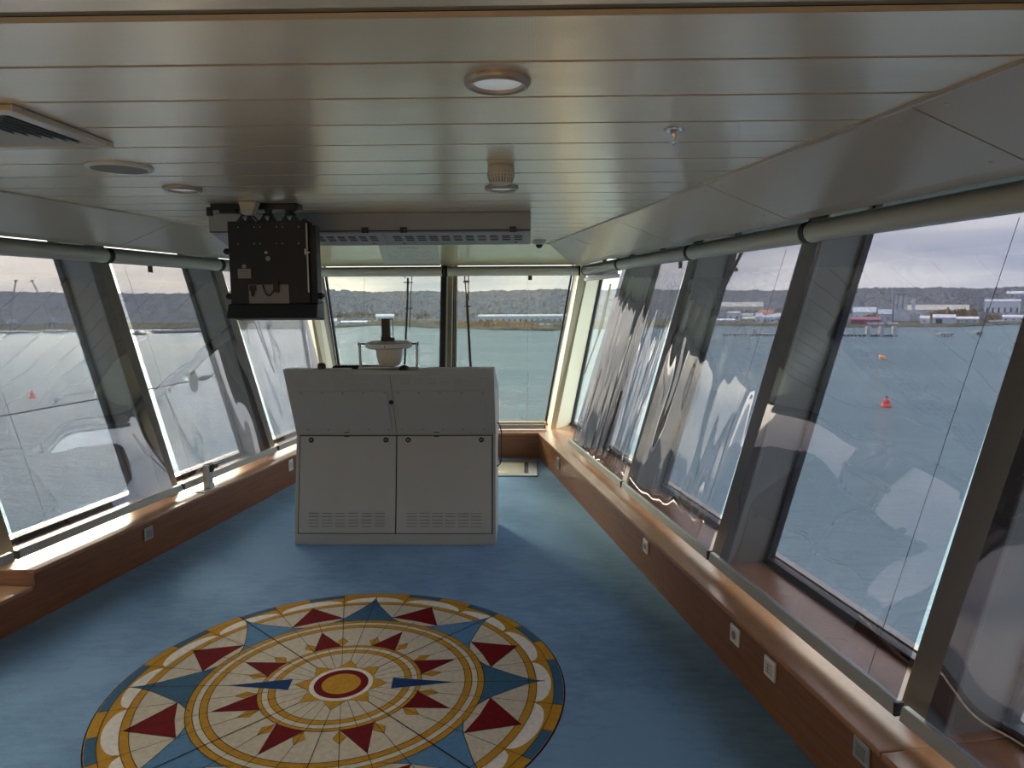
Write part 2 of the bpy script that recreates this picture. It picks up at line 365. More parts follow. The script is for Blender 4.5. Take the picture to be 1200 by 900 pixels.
# corner posts
zb, zt = .26, 2.16
def ext(a, za, b, zb_, z): t = (z - za) / (zb_ - za); return Vector(a).lerp(Vector(b), t)
A0 = Vector((.218, 7.97, .27)); A1 = on_y(672, 322, 8.45)
B0 = Vector((.257, 7.70, .27)); B1 = on_y(678.5, 322, 8.16)
C0 = Vector((.315, 7.65, .27)); C1 = RW.lean(689, 322, .245)
D0 = RW(-.46, .46, .27); D1 = RW(-.46 - .30 * 1.68, .46 + GK * 1.68, 1.95)
E0 = Vector((.45, 8.25, .27)); E1 = Vector((.85, 8.9, 1.95))
def corner(mir):
    global ntrim
    f = (lambda p: Vector((-1.84 - p.x, p.y, p.z))) if mir else (lambda p: p)
    lo = []; hi = []
    for a, b in ((A0, A1), (B0, B1), (C0, C1), (D0, D1), (E0, E1)):
        lo.append(f(ext(a, a.z, b, b.z, zb))); hi.append(f(ext(a, a.z, b, b.z, zt)))
    struct('trim_%d' % ntrim, MB().loft(lo, hi), M['cream'], bevel=.004); ntrim += 1
corner(False); corner(True)
# front windows and centre mullion
xs = (A0.x + .92)
window(FR, -xs, -.055, n0=.565, lean_a0=-.19); window(FR, .06, xs, n0=.565, lean_a1=.19)
mb = MB(); mb.wbox(FR, .012, .078, .30, .60, .24, 2.15, 0, k=.28); mb.wbox(FR, -.062, .012, .36, .60, .24, 2.15, 1, k=.28); mb.wbox(FR, .078, .11, .42, .60, .24, 2.15, 1, k=.28); mb.wbox(FR, .092, .098, .414, .43, .24, 2.15, 2, k=.28)
struct('trim_%d' % ntrim, mb, [M['cream'], M['black'], M['white']]); ntrim += 1
struct('trim_%d' % ntrim, MB().wbox(FR, -xs, xs, .50, .56, .27, .30), M['cream']); ntrim += 1

# ------------------------------------------------------------------ roller blinds of clear sunscreen film
def blind(W, a0, a1, mat, label, group, seed, amp=.004, fx=6.0, fz=2.0, rolled=False, rail_z=.33, f0=.133, top_n=.62, top_z=1.985, inset=.088, inset1=.012, low=False, la0=0., la1=0., cord=None, clip=None, ringend=True):
    base = W((a0 + a1) / 2, f0, rail_z - .02)
    e = empty('roller_blind', base, label, 'roller blind', group)
    # cassette tube
    mb = MB(); ta0, ta1 = a0 + la0 * 1.68, a1 + la1 * 1.68
    mb.tube([W(ta0 + .012, top_n, top_z), W(ta1 - .012, top_n, top_z)], .052, seg=24)
    mb.hexa([W(ta0 + .012, top_n - .01, top_z + .03), W(ta1 - .012, top_n - .01, top_z + .03), W(ta1 - .012, top_n + .06, top_z + .03), W(ta0 + .012, top_n + .06, top_z + .03)],
            [W(ta0 + .012, top_n - .01, top_z + .055), W(ta1 - .012, top_n - .01, top_z + .055), W(ta1 - .012, top_n + .06, top_z + .055), W(ta0 + .012, top_n + .06, top_z + .055)])
    obj('cassette', mb, M['casset_front'] if W is FR else M['casset'], e, smooth=True)
    for t in ((ta0, ta1) if ringend else (ta1,)):
        s = 1 if t == ta0 else -1
        mb = MB().tube([W(t - .008 * s, top_n, top_z), W(t + .012 * s, top_n, top_z)], .056, seg=24)
        obj('end_cap', mb, M['black'], e, smooth=True)
    if rolled:
        rz = 1.865; nn = top_n - .012
        obj('bottom_rail', MB().wbox(W, ta0 + .02, ta1 - .02, nn - .015, nn + .02, rz, rz + .035), M['alu'], e, bevel=.004)
        obj('film', MB().wbox(W, ta0 + .03, ta1 - .03, nn, nn + .0015, rz + .035, top_z - .04), mat, e)
        return e
    NA, NZ = 90, 90; vs = []; fs = []
    k = (top_n - .01 - f0) / (top_z - .04 - rail_z)
    for j in range(NZ + 1):
        z = rail_z + .01 + (top_z - .05 - rail_z) * j / NZ; v = j / NZ
        for i in range(NA + 1):
            u = i / NA; a = (a0 + inset) * (1 - u) + (a1 - inset1) * u + (la0 * (1 - u) + la1 * u) * (z - rail_z)
            env = min(1, 6 * v) * (min(1, 3 * (1 - v) + .15) if not low else min(1, max(.16, (.62 - v) * 2.6)))
            d = amp * env * (noise.noise(Vector((a * fx + seed * 7.1, z * fz, seed))) * 1.3 + .5 * noise.noise(Vector((a * fx * 2.3, z * fz * 1.7 + 3, seed * 2.7))))
            vs.append(W(a, f0 + k * (z - rail_z) + d, z))
    for j in range(NZ):
        for i in range(NA):
            q = j * (NA + 1) + i; fs.append((q, q + 1, q + NA + 2, q + NA + 1))
    fo = obj('film', MB().add(vs, fs), mat, e, smooth=True)
    mb = MB(); h = .045
    mb.hexa([W(a0, f0 - .013, rail_z - .022), W(a1, f0 - .013, rail_z - .022), W(a1, f0 + .015, rail_z - .022), W(a0, f0 + .015, rail_z - .022)],
            [W(a0, f0 - .004, rail_z + .026), W(a1, f0 - .004, rail_z + .026), W(a1, f0 + .02, rail_z + .026), W(a0, f0 + .02, rail_z + .026)])
    obj('bottom_rail', mb, M['alu_dull'], e, bevel=.004)
    mb = MB().wbox(W, a1 - .002, a1 + .006, f0 - .012, f0 + .018, rail_z - .021, rail_z + .025); obj('rail_end_cap', mb, M['black'], e)
    if cord is not None:
        mb = MB().tube([W(cord, f0 + .02 + k * 1.62, 1.92), W(cord, f0 + .02, .31)], .0011, seg=5); obj('pull_cord', mb, M['black'], e)
    if clip is not None:
        mb = MB().wbox(W, clip - .022, clip + .022, top_n + .005, top_n + .015, 1.885, 1.935); obj('stop_clip', mb, M['black'], e)
    return e
GR, GL, GF = 'blinds along the right windows', 'blinds along the left windows', 'blinds over the front windows'
blind(RW, -.28, .775, M['film'], 'roller blind wound right up, beside the cream right corner post', GR, 1, rolled=True, la0=-.10, la1=0)
blind(RW, .80, 2.415, M['film'], 'clear film blind with heavy vertical wrinkles, farthest lowered one on the right', GR, 2, amp=.0065, fx=9, fz=.9, clip=2.2)
blind(RW, 2.435, 3.885, M['film'], 'rippled clear film blind on the right, second lowered one from the far corner', GR, 3, amp=.0065, fx=3.4, fz=1.1, cord=3.66)
blind(RW, 3.905, 5.31, M['film'], 'big clear film blind on the right through which the red buoy shows', GR, 4, low=True, amp=.010, fx=1.6, fz=1.2, cord=5.12)
blind(RW, 5.335, 6.80, M['film'], 'clear film blind cut off by the right photo edge, nearest on the right', GR, 5, low=True, amp=.010, fx=1.9, fz=1.2)
blind(LW, -.24, 1.10, M['film_left'], 'clear film blind on the left side half hidden behind the grey console', GL, 6, amp=.004, fx=3, fz=1.2, la0=-.10)
blind(LW, 1.13, 2.475, M['film_left'], 'clear film blind on the left whose rail runs behind the metal clamp post', GL, 7, low=True, amp=.005, fx=2, fz=1.0, cord=2.3, clip=2.02)
blind(LW, 2.50, 3.88, M['film_left'], 'wide clear film blind at the left photo edge, nearest whole one on the left', GL, 8, low=True, amp=.006, fx=2, fz=1.1, cord=3.62)
blind(LW, 3.91, 5.30, M['film_left'], 'clear film blind above the lowered step of the left ledge', GL, 9, low=True, amp=.006, fx=2, fz=1.1)
blind(FR, -1.085, -.012, M['film_front'], 'film blind over the left front window behind the compass repeater', GF, 10, amp=.0008, fx=2, fz=1, f0=.20, rail_z=.30, top_n=.66, inset=.02, la0=-.235, la1=0.0, cord=-.9)
blind(FR, .025, 1.115, M['film_front'], 'film blind over the right front window, small black stop clip at its top', GF, 11, amp=.0008, fx=2, fz=1, f0=.20, rail_z=.30, top_n=.66, inset=.02, la0=0, la1=.235, cord=.93, clip=.96)

# ------------------------------------------------------------------ compass rose rug
def rug():
    c = on_z(400, 802.5, 0); Rr = .97; base = math.radians(2.3); U = PI / 16
    mb = MB(); lev = [0]
    def P(r, kk, z): a = base + kk * U; return (c.x + r * math.cos(a), c.y + r * math.sin(a), z)
    def z(): return .0028 + lev[0] * .00012
    def ring(r0, r1, k0, k1, mi, n=None):
        n = n or max(2, int(abs(k1 - k0) * 4)); zz = z()
        vs = [P(r0, k0 + (k1 - k0) * i / n, zz) for i in range(n + 1)] + [P(r1, k0 + (k1 - k0) * i / n, zz) for i in range(n + 1)]
        mb.add(vs, [(i, n + 1 + i, n + 2 + i, i + 1) for i in range(n)], mi)
    def disc(r, mi, n=96):
        zz = z(); mb.add([P(0, 0, zz)] + [P(r, 32 * i / n, zz) for i in range(n)], [(0, 1 + i, 1 + (i + 1) % n) for i in range(n)], mi)
    def poly(pts, mi): mb.add([P(r, kk, z()) for r, kk in pts], [list(range(len(pts)))], mi)
    def line(r0, k0, r1, k1, w=.0028):
        p, q = Vector(P(r0, k0, 0)), Vector(P(r1, k1, 0)); d = (q - p).normalized(); t = Vector((-d.y, d.x, 0)) * w / 2; zz = Vector((0, 0, z()))
        mb.add([p - t + zz, q - t + zz, q + t + zz, p + t + zz], [(0, 1, 2, 3)], 7)
    def circ(r, w=.003): ring(r - w / 2, r + w / 2, 0, 32, 7, 128)
    # body with thickness
    n = 128; vs = [P(Rr, 32 * i / n, .0005) for i in range(n)] + [P(Rr - .004, 32 * i / n, .0026) for i in range(n)]
    mb.add(vs, [(i, (i + 1) % n, n + (i + 1) % n, n + i) for i in range(n)], 7); mb.add([P(0, 0, .0026)] + [P(Rr - .004, 32 * i / n, .0026) for i in range(n)], [(0, 1 + i, 1 + (i + 1) % n) for i in range(n)], 7)
    disc(Rr - .006, 2)
    # border segments
    lev[0] = 1
    segs = [(-1, 1, 4), (1, 2, 2), (2, 3, 4), (3, 4, 2), (4, 5, 4), (5, 6, 2), (6, 7, 4), (7, 9, 2), (9, 10, 4), (10, 11, 2), (11, 12, 4), (12, 13, 2), (13, 14, 4), (14, 15, 2), (15, 17, 4),
            (17, 18, 2), (18, 19, 4), (19, 20, 2), (20, 21, 4), (21, 22, 2), (22, 23, 4), (23, 25, 2), (25, 26, 4), (26, 27, 2), (27, 28, 4), (28, 29, 2), (29, 30, 4), (30, 31, 2)]
    for a, b, mi in segs: ring(.922, Rr - .008, a, b, mi)
    # gold spandrel ring, white scallops
    lev[0] = 2; ring(.845, .922, 0, 32, 2, 128)
    for kc in range(0, 32, 2):
        lev[0] = 3; pts = [(.845, kc - 1)]
        for i in range(1, 16):
            t = -1 + 2 * i / 16; pts.append((.845 + .066 * math.sqrt(max(0, 1 - t * t)) ** 1.0, kc + t))
        pts.append((.845, kc + 1)); poly(pts, 1)
    # beige fields
    lev[0] = 4; disc(.848, 2); lev[0] = 5; disc(.815, 0)
    # star of curved blue points
    for kc in range(0, 32, 4):
        lev[0] = 6; tip = .914 if kc % 8 else (.914 if kc else .885)
        L_ = []; R_ = []
        for i in range(13):
            r = .60 + (tip - .60) * i / 12; q = max(0, (tip - r) / (tip - .655)); w = 1.0 * q ** 1.75 if q < 1 else 1.0 + (q - 1) * 3.2
            L_.append((r, kc - w)); R_.append((r, kc + w))
        poly(L_ + R_[::-1], 4 if kc % 8 == 0 else 5)
        lev[0] = 11
        for S in (L_, R_):
            for a, b in zip(S[:-1], S[1:]): line(*a, *b, w=.0025)
    # petals meeting the outer ring: red triangles
    for kc in range(2, 32, 4):
        lev[0] = 7; poly([(.835, kc), (.66, kc - 1.02), (.655, kc), (.66, kc + 1.02)], 3)
        lev[0] = 12; line(.835, kc, .66, kc - 1.02); line(.835, kc, .66, kc + 1.02)
    # rings
    lev[0] = 8; disc(.62, 2); lev[0] = 9; disc(.592, 8); lev[0] = 10; disc(.566, 2); lev[0] = 11; disc(.536, 0)
    # small gold kites, red inner points
    for kc in range(1, 32, 2):
        lev[0] = 12; poly([(.352, kc), (.394, kc - .33), (.436, kc), (.394, kc + .33)], 2)
        lev[0] = 13
        for a, b in (((.352, kc), (.394, kc - .33)), ((.394, kc - .33), (.436, kc)), ((.436, kc), (.394, kc + .33))): line(*a, *b, w=.002)
    for kc in range(2, 32, 4):
        lev[0] = 14; poly([(.523, kc), (.338, kc - 1.05), (.338, kc + 1.05)], 3)
        lev[0] = 15; line(.523, kc, .338, kc - 1.05, .002); line(.523, kc, .338, kc + 1.05, .002)
    lev[0] = 15; disc(.346, 2); lev[0] = 16; disc(.328, 8); lev[0] = 17; disc(.302, 2); lev[0] = 18; disc(.274, 0)
    # carved radial lines
    lev[0] = 19
    for kc in range(32):
        w = .0048 if kc % 8 == 4 else .0026
        if kc % 2: line(.14, kc, .27, kc, .0022); line(.27, kc, .922, kc, .0022)
        else: line(.14, kc, .845, kc, w if kc % 4 == 0 else .0022)
        if kc % 8 == 4: line(.845, kc, .965, kc, w)
    for a, b, mi in segs: line(.92, a, .964, a, .0025)
    for r in (.62, .592, .566, .536, .346, .328, .302, .274, .848, .815, .922): circ(r, .0024)
    # blue needles east and west
    lev[0] = 20
    for kc in (0, 16): poly([(.492, kc), (.226, kc - 1.02), (.222, kc + 1.02)], 6)
    # centre
    lev[0] = 21
    for kc in range(0, 32, 4): poly([(.2, kc), (.135, kc - 1.9), (.11, kc), (.135, kc + 1.9)], 2)
    lev[0] = 22
    for kc in range(0, 32, 4): line(.2, kc, .14, kc - 1.9, .002); line(.2, kc, .14, kc + 1.9, .002)
    disc(.135, 1); lev[0] = 23; disc(.116, 3); lev[0] = 24; disc(.083, 2)
    thing('compass_rose_rug', mb, RUG, 'round compass rose rug in gold, red, blue and beige on the blue carpet', 'rug')
rug()

# ------------------------------------------------------------------ console
X0, X1 = -1.592, -.214; YT, YM, YBt = 4.60, 4.82, 4.69; ZM, ZC = .742, 1.205
con = empty('bridge_console', ((X0 + X1) / 2, 5.0, 0), 'grey steel bridge console seen from behind, standing on the blue carpet', 'console')
body = MB()
prof = [(YBt, 0), (YBt, .075), (YM, ZM), (YT, ZC), (YT + .10, ZC), (YT + .30, 1.165), (5.35, 1.02), (5.40, .98), (5.36, .70), (5.15, .62), (5.15, 0)]
body.prism([(X0, a, b) for a, b in prof], (X1 - X0, 0, 0), 0)
obj('body', body, M['console'], con, bevel=.004)
def fp(x, t, off=0.0):   # lower face: t 0..1 from plinth top to mid ; off outwards
    d = Vector((0, YM - YBt, ZM - .075)).normalized(); nrm = Vector((0, -d.z, d.y))
    return Vector((x, YBt + (YM - YBt) * t, .075 + (ZM - .075) * t)) + nrm * off
def up_(x, t, off=0.0):  # upper face
    d = Vector((0, YT - YM, ZC - ZM)).normalized(); nrm = Vector((0, -d.z, d.y))
    return Vector((x, YM + (YT - YM) * t, ZM + (ZC - ZM) * t)) + nrm * off
def panel(fn, x0, x1, t0, t1, o0, o1, mi=0, mb=None):
    mb = mb or MB(); return mb.hexa([fn(x0, t0, o0), fn(x1, t0, o0), fn(x1, t0, o1), fn(x0, t0, o1)], [fn(x0, t1, o0), fn(x1, t1, o0), fn(x1, t1, o1), fn(x0, t1, o1)], mi)
obj('door_recess', panel(fp, X0 + .024, X1 - .02, .006, .994, .0005, .003), M['console_dark'], con)
xm = -.895
for i, (a, b) in enumerate(((X0 + .032, xm - .004), (xm + .004, X1 - .028))):
    d = obj('door', panel(fp, a, b, .014, .984, .002, .014), M['console'], con, bevel=.002)
    for g in range(6):
        lv = MB()
        gx = a + .07 + g * (b - a - .14 - .07) / 5
        for r in range(5):
            t = .085 + r * .032
            lv.hexa([fp(gx, t, .0138), fp(gx + .07, t, .0138), fp(gx + .07, t, .019), fp(gx, t, .019)], [fp(gx, t + .014, .0138), fp(gx + .07, t + .014, .0138), fp(gx + .07, t + .015, .015), fp(gx, t + .015, .015)])
            panel(fp, gx, gx + .07, t - .005, t - .001, .0138, .0146, 1, lv)
        obj('louvre_vent', lv, [M['console'], M['console_dark']], d)
    for lx in (a + .075, b - .07):
        lk = MB(); ctr = fp(lx, .945, .013); ax = (fp(0, 0, 1) - fp(0, 0, 0))
        lk.lathe(ctr, [(.018, 0), (.018, .004), (.014, .008), (.006, .008)], seg=20, axis=ax)
        lk.lathe(ctr + ax * .008, [(.006, 0), (.005, .004)], seg=10, axis=ax, mi=1)
        obj('door_lock', lk, [M['blackplastic'], M['alu_dull']], d, smooth=True)
# upper panels
for i, (a, b) in enumerate(((X0 + .07, xm - .03), (xm + .02, X1 - .06))):
    pn = obj('cover_panel', panel(up_, a, b, .06, .70, .0005, .006), M['console'], con, bevel=.0025)
    for q in range(5):
        for t in (.09, .67):
            sc = MB().lathe(up_(a + .02 + q * (b - a - .04) / 4, t, .006), [(.004, 0), (.003, .002)], seg=8, axis=up_(0, 0, 1) - up_(0, 0, 0))
            obj('panel_screw', sc, M['console_dark'], pn)
for g in range(15):
    gx = X0 + .06 + g * .088
    if abs(gx + .035 - xm) < .05: continue
    tv = MB()
    for r in range(3):
        t = .80 + r * .035; tv.hexa([up_(gx, t, 0), up_(gx + .055, t, 0), up_(gx + .055, t, .004), up_(gx, t, .004)], [up_(gx, t + .015, 0), up_(gx + .055, t + .015, 0), up_(gx + .055, t + .015, .001), up_(gx, t + .015, .001)])
    obj('louvre_vent', tv, M['console'], con)
mb = MB(); panel(up_, xm - .0012, xm + .0012, .02, .98, .0003, .0014, 0, mb)
obj('centre_seam', mb, M['console_dark'], con)
mb = MB().lathe(up_(xm - .012, .52, 0), [(.016, 0), (.016, .003), (.007, .004)], seg=20, axis=up_(0, 0, 1) - up_(0, 0, 0)); mb.box(xm - .014, xm - .009, up_(0, .52).y - .006, up_(0, .52).y - .003, up_(0, .52).z - .008, up_(0, .52).z + .008)
obj('centre_lock', mb, M['blackplastic'], con)
for xx in (-1.24, -.62):
    for fn, t in ((up_, .035), (up_, .10), (fp, .975)):
        obj('finger_slot', panel(fn, xx - .018, xx + .018, t, t + .008, .001 if fn is up_ else .0142, .003 if fn is up_ else .0155), M['console_dark'], con)
# top tray standing for the repeater: thin white-edged plate
tray = MB().box(-1.13, -.64, YT - .012, YT + .19, ZC - .028, ZC + .0005); tray.hexa([(-.665, YT - .004, ZC), (-.64, YT - .004, ZC), (-.64, YT + .1, ZC), (-.665, YT + .1, ZC)], [(-.655, YT - .004, ZC + .014), (-.64, YT - .004, ZC + .014), (-.64, YT + .1, ZC + .014), (-.655, YT + .1, ZC + .014)])
tray.box(-.64, X1 + .002, YT - .004, YT + .10, ZC, ZC + .014); tray.box(X0, -1.16, YT - .004, YT + .10, ZC, ZC + .010)
obj('top_edge_plate', tray, M['console'], con, bevel=.003)

# compass repeater in gimbal bracket
zt0 = ZC + .0015; cx = -.812; cy = YT + .12
rep = empty('compass_repeater', (cx, cy, zt0), 'white bearing repeater bowl in a gimbal bracket on the grey console', 'compass')
Pp = lambda x, y: on_y(x, y or 405, cy)
mb = MB(); xa, xb = Pp(422, 403).x, Pp(488, 403).x; ztop = Pp(422, 402).z
mb.tube([(xa, cy, zt0 + .006), (xa - .004, cy, ztop)], .0085, seg=10); mb.tube([(xb, cy, zt0 + .006), (xb + .004, cy, ztop)], .0085, seg=10)
mb.box(xa - .014, xb + .014, cy - .02, cy + .02, zt0, zt0 + .012)
obj('gimbal_bracket', mb, M['white'], rep, smooth=True)
zr0, zr1 = Pp(0, 410).z, Pp(0, 401.5).z; rx = (Pp(483, 0).x - Pp(429, 0).x) / 2; cxx = (Pp(483, 0).x + Pp(429, 0).x) / 2
mb = MB().lathe((cxx, cy, zr0), [(rx * .86, 0), (rx, .010), (rx, zr1 - zr0 - .014), (rx * .80, zr1 - zr0), (.01, zr1 - zr0)], seg=40)
obj('azimuth_ring', mb, M['white'], rep, smooth=True)
rb = (Pp(470, 0).x - Pp(440, 0).x) / 2; zb0 = Pp(0, 430).z
mb = MB().lathe((cxx, cy, zb0), [(.01, 0), (rb * .72, .002), (rb * .86, .02), (rb * 1.0, .07), (rb * 1.05, zr0 - zb0 + .005)], seg=36)
obj('bowl', mb, M['ivory'], rep, smooth=True)
for xx, s in ((xa, 1), (xb, -1)):
    mb = MB().tube([(xx - .012 * s, cy, zr0 + .03), (xx + .035 * s, cy, zr0 + .03)], .006, seg=10); mb.tube([(xx - .014 * s, cy, zr0 + .03), (xx - .006 * s, cy, zr0 + .03)], .012, seg=12)
    obj('pivot_knob', mb, M['blackplastic'], rep, smooth=True)
sx0, sx1 = Pp(448, 0).x, Pp(457.5, 0).x; zs1 = Pp(0, 375.5).z
mb = MB().box(sx0, sx1, cy - .015, cy + .02, zr1 - .003, zs1); mb.box(sx0 - .004, sx1 + .006, cy - .02, cy + .022, zr1 - .004, zr1 + .03)
mb.box(sx1, sx1 + .022, cy - .002, cy + .004, zs1 - .006, zs1); mb.box(sx1 + .018, sx1 + .022, cy - .002, cy + .004, zr1, zs1); mb.box(sx1, sx1 + .028, cy - .01, cy + .012, zr1 - .002, zr1 + .022)
obj('sighting_vane', mb, M['blackplastic'], rep, bevel=.0015)
mb = MB().lathe((cxx, cy - rx - .002, (zr0 + zr1) / 2 - .004), [(.005, 0), (.004, .003)], seg=10, axis=(0, -1, 0)); obj('ring_screw', mb, M['blackplastic'], rep)
mb = MB().tube([(cxx + .012, cy, zt0 + .012), (cxx + .012, cy, zb0 + .004)], .004, seg=8); obj('cable_gland', mb, M['blackplastic'], rep)
# keyboard, mouse, knob
kx0, kx1 = on_y(388, 430, 4.9).x, on_y(465, 430, 4.9).x
kb = empty('keyboard', ((kx0 + kx1) / 2, 4.93, 1.18), 'black computer keyboard lying on the console behind the repeater', 'keyboard')
mb = MB().hexa([(kx0, 4.88, 1.188), (kx1, 4.88, 1.188), (kx1, 5.03, 1.149), (kx0, 5.03, 1.149)], [(kx0 + .02, 4.88, 1.212), (kx1 - .005, 4.88, 1.212), (kx1 - .005, 5.03, 1.172), (kx0 + .02, 5.03, 1.172)]); obj('case', mb, M['blackplastic'], kb, bevel=.003)
mb = MB()
for r in range(5):
    for q in range(17):
        x_ = kx0 + .03 + q * (kx1 - kx0 - .05) / 17; y_ = 4.888 + r * .027; zz = 1.211 - (y_ - 4.88) * .267
        mb.box(x_, x_ + .017, y_, y_ + .02, zz, zz + .008)
obj('key_block', mb, M['blackplastic'], kb)
mp_ = on_y(474, 434, 4.66)
mb = MB(); vs = []; fs = []; nu, nv = 20, 8
for j in range(nv + 1):
    ph = PI / 2 * j / nv
    for i in range(nu): t = 2 * PI * i / nu; vs.append((mp_.x + .036 * math.cos(ph) * math.cos(t), 4.650 + .042 * math.cos(ph) * math.sin(t), ZC + .002 + .030 * math.sin(ph)))
for j in range(nv):
    for i in range(nu): fs.append((j * nu + i, j * nu + (i + 1) % nu, (j + 1) * nu + (i + 1) % nu, (j + 1) * nu + i))
fs.append(list(range(nu))[::-1]); mb.add(vs, fs)
thing('computer_mouse', mb, M['blackplastic'], 'black computer mouse beside the right leg of the repeater bracket', 'mouse', smooth=True)
kp = on_y(377, 433, 4.66)
mb = MB().lathe((kp.x, 4.66, ZC + .010), [(.026, 0), (.028, .012), (.027, .026), (.020, .036), (.006, .038)], seg=24)
thing('control_knob', mb, M['blackplastic'], 'round black knob near the left end of the console top', 'knob', smooth=True)
# black cable hanging at the right of the console
mb = MB(); pts = []
for (px, py, Y) in ((579, 494, 5.0), (584, 496, 5.02), (587, 503, 5.02), (588, 520, 5.0), (587, 540, 4.98), (583, 546, 4.97), (578, 546, 4.97)):
    q = on_y(px, py, Y); pts.append(q)
sm = []
for i in range(len(pts) - 1):
    p0, p1, p2, p3 = pts[max(i - 1, 0)], pts[i], pts[i + 1], pts[min(i + 2, len(pts) - 1)]
    for t in (0, .25, .5, .75):
        sm.append(.5 * ((2 * p1) + (-p0 + p2) * t + (2 * p0 - 5 * p1 + 4 * p2 - p3) * t * t + (-p0 + 3 * p1 - 3 * p2 + p3) * t ** 3))
sm.append(pts[-1]); obj('side_cable', MB().tube(sm, .0045, seg=8), M['rubbercord'], con, smooth=True)

# ------------------------------------------------------------------ floor hatch
ht = empty('floor_hatch', (-.33, 6.94, 0), 'cream framed hatch let into the blue floor below the front window', 'hatch')
hx0, hx1, hy0, hy1 = -.75, .098, 6.60, 7.28
mb = MB()
for (a, b, c_, d) in ((hx0, hx1, hy0, hy0 + .085), (hx0, hx1, hy1 - .10, hy1), (hx0, hx0 + .10, hy0 + .085, hy1 - .10), (hx1 - .085, hx1, hy0 + .085, hy1 - .10)): mb.box(a, b, c_, d, .0005, .012)
obj('frame', mb, M['alu'], ht, bevel=.003)
mb = MB().box(hx0 + .10, hx1 - .085, hy0 + .085, hy1 - .10, .0005, .004); obj('seal', mb, M['black'], ht)
mb = MB().box(hx0 + .125, hx1 - .125, hy0 + .10, hy1 - .125, .004, .009); obj('cover', mb, M['cream'], ht, bevel=.002)

# ------------------------------------------------------------------ duct box under the ceiling
dx0, dx1 = -2.02, .028
du = empty('ventilation_duct', ((dx0 + dx1) / 2, 4.7, 2.03), 'long grey duct box under the ceiling with a row of slotted vents', 'duct')
mb = MB().prism([(dx0, 4.58, 2.209), (dx0, 4.58, 2.095), (dx0, 4.60, 2.095), (dx0, 4.84, 2.030), (dx0, 4.88, 2.035), (dx0, 4.88, 2.209)], (dx1 - dx0, 0, 0))
obj('housing', mb, M['duct'], du, bevel=.003)
obj('shadow_gap', MB().box(dx0 + .004, dx1 - .004, 4.577, 4.582, 2.094, 2.100), M['console_dark'], du)
def db(x, t, off=0.0):
    d = Vector((0, .24, -.065)).normalized(); nrm = Vector((0, d.z, -d.y)); return Vector((x, 4.60 + .24 * t, 2.095 - .065 * t)) + nrm * off
def vx(px): return on_y(px, 280, 4.72).x
def vpanel(x0, x1, first, n, label=None):
    p = obj('vent_panel', panel(db, x0, x1, .04, .97, .001, .006), M['duct'], du, bevel=.0015)
    w = (x1 - x0 - .07) / n
    for i in range(n):
        s = MB()
        a = x0 + .035 + i * w + w * .16; b = a + w * .66
        panel(db, a, b, .28, .62, .0055, .0068, 0, s)
        for r in range(2): panel(db, a, b, .36 + r * .11, .40 + r * .11, .0068, .0085, 1, s)
        obj('vent_slot', s, [M['black'], M['duct']], p)
    for q in (x0 + .10, x1 - .09): obj('panel_lock', MB().lathe(db(q, .82, .0055), [(.009, 0), (.007, .003)], seg=12, axis=db(0, 0, 1) - db(0, 0, 0)), M['black'], p)
vpanel(-1.83, vx(452) - .003, 0, 12); vpanel(vx(453) + .003, dx1 - .006, 0, 11)
for i, px in enumerate((428, 473, 601)):
    q = on_y(px, 268, 4.575)
    obj('catch', MB().box(q.x - .021, q.x + .021, 4.562, 4.585, 2.083, 2.118), M['blackplastic'], du, bevel=.002)

# ------------------------------------------------------------------ hanging monitor seen from the back
MY = 4.12
def mx(px, py=300): return on_y(px, py, MY).x
def mz(py): return on_y(318, py, MY).z
mon = empty('ceiling_monitor', (mx(318), MY + .05, mz(375)), 'black monitor hanging from the ceiling with its back towards the room', 'monitor')
mb = MB().box(mx(268), mx(362), MY, MY + .09, mz(362), mz(259)); mb.box(mx(361.5), mx(370), MY + .012, MY + .10, mz(362), mz(264)); mb.box(mx(355), mx(361), MY - .004, MY + .01, mz(262), mz(257))
obj('back_housing', mb, M['navy'], mon, bevel=.004)
mb = MB().hexa([(mx(265), MY - .05, mz(373)), (mx(371.5), MY - .05, mz(373)), (mx(371.5), MY + .12, mz(376)), (mx(265), MY + .12, mz(376))],
               [(mx(266), MY - .02, mz(356)), (mx(371), MY - .02, mz(356)), (mx(371), MY + .12, mz(353)), (mx(266), MY + .12, mz(353))])
obj('lower_shroud', mb, M['navy'], mon, bevel=.010, seg=3)
mb = MB().box(mx(251), mx(352), MY - .02, MY + .08, PZ - .035, PZ - .001); mb.box(mx(247), mx(253), MY - .03, MY - .005, PZ - .07, PZ - .02); mb.box(mx(262), mx(282), MY - .03, MY + .02, PZ - .055, PZ - .03)
mb.hexa([(mx(338), MY - .03, PZ - .05), (mx(345), MY - .03, PZ - .05), (mx(345), MY, PZ - .05), (mx(338), MY, PZ - .05)], [(mx(338), MY - .03, PZ - .035), (mx(356), MY - .03, PZ - .04), (mx(356), MY, PZ - .04), (mx(338), MY, PZ - .03)])
obj('ceiling_bracket', mb, M['navy'], mon, bevel=.003)
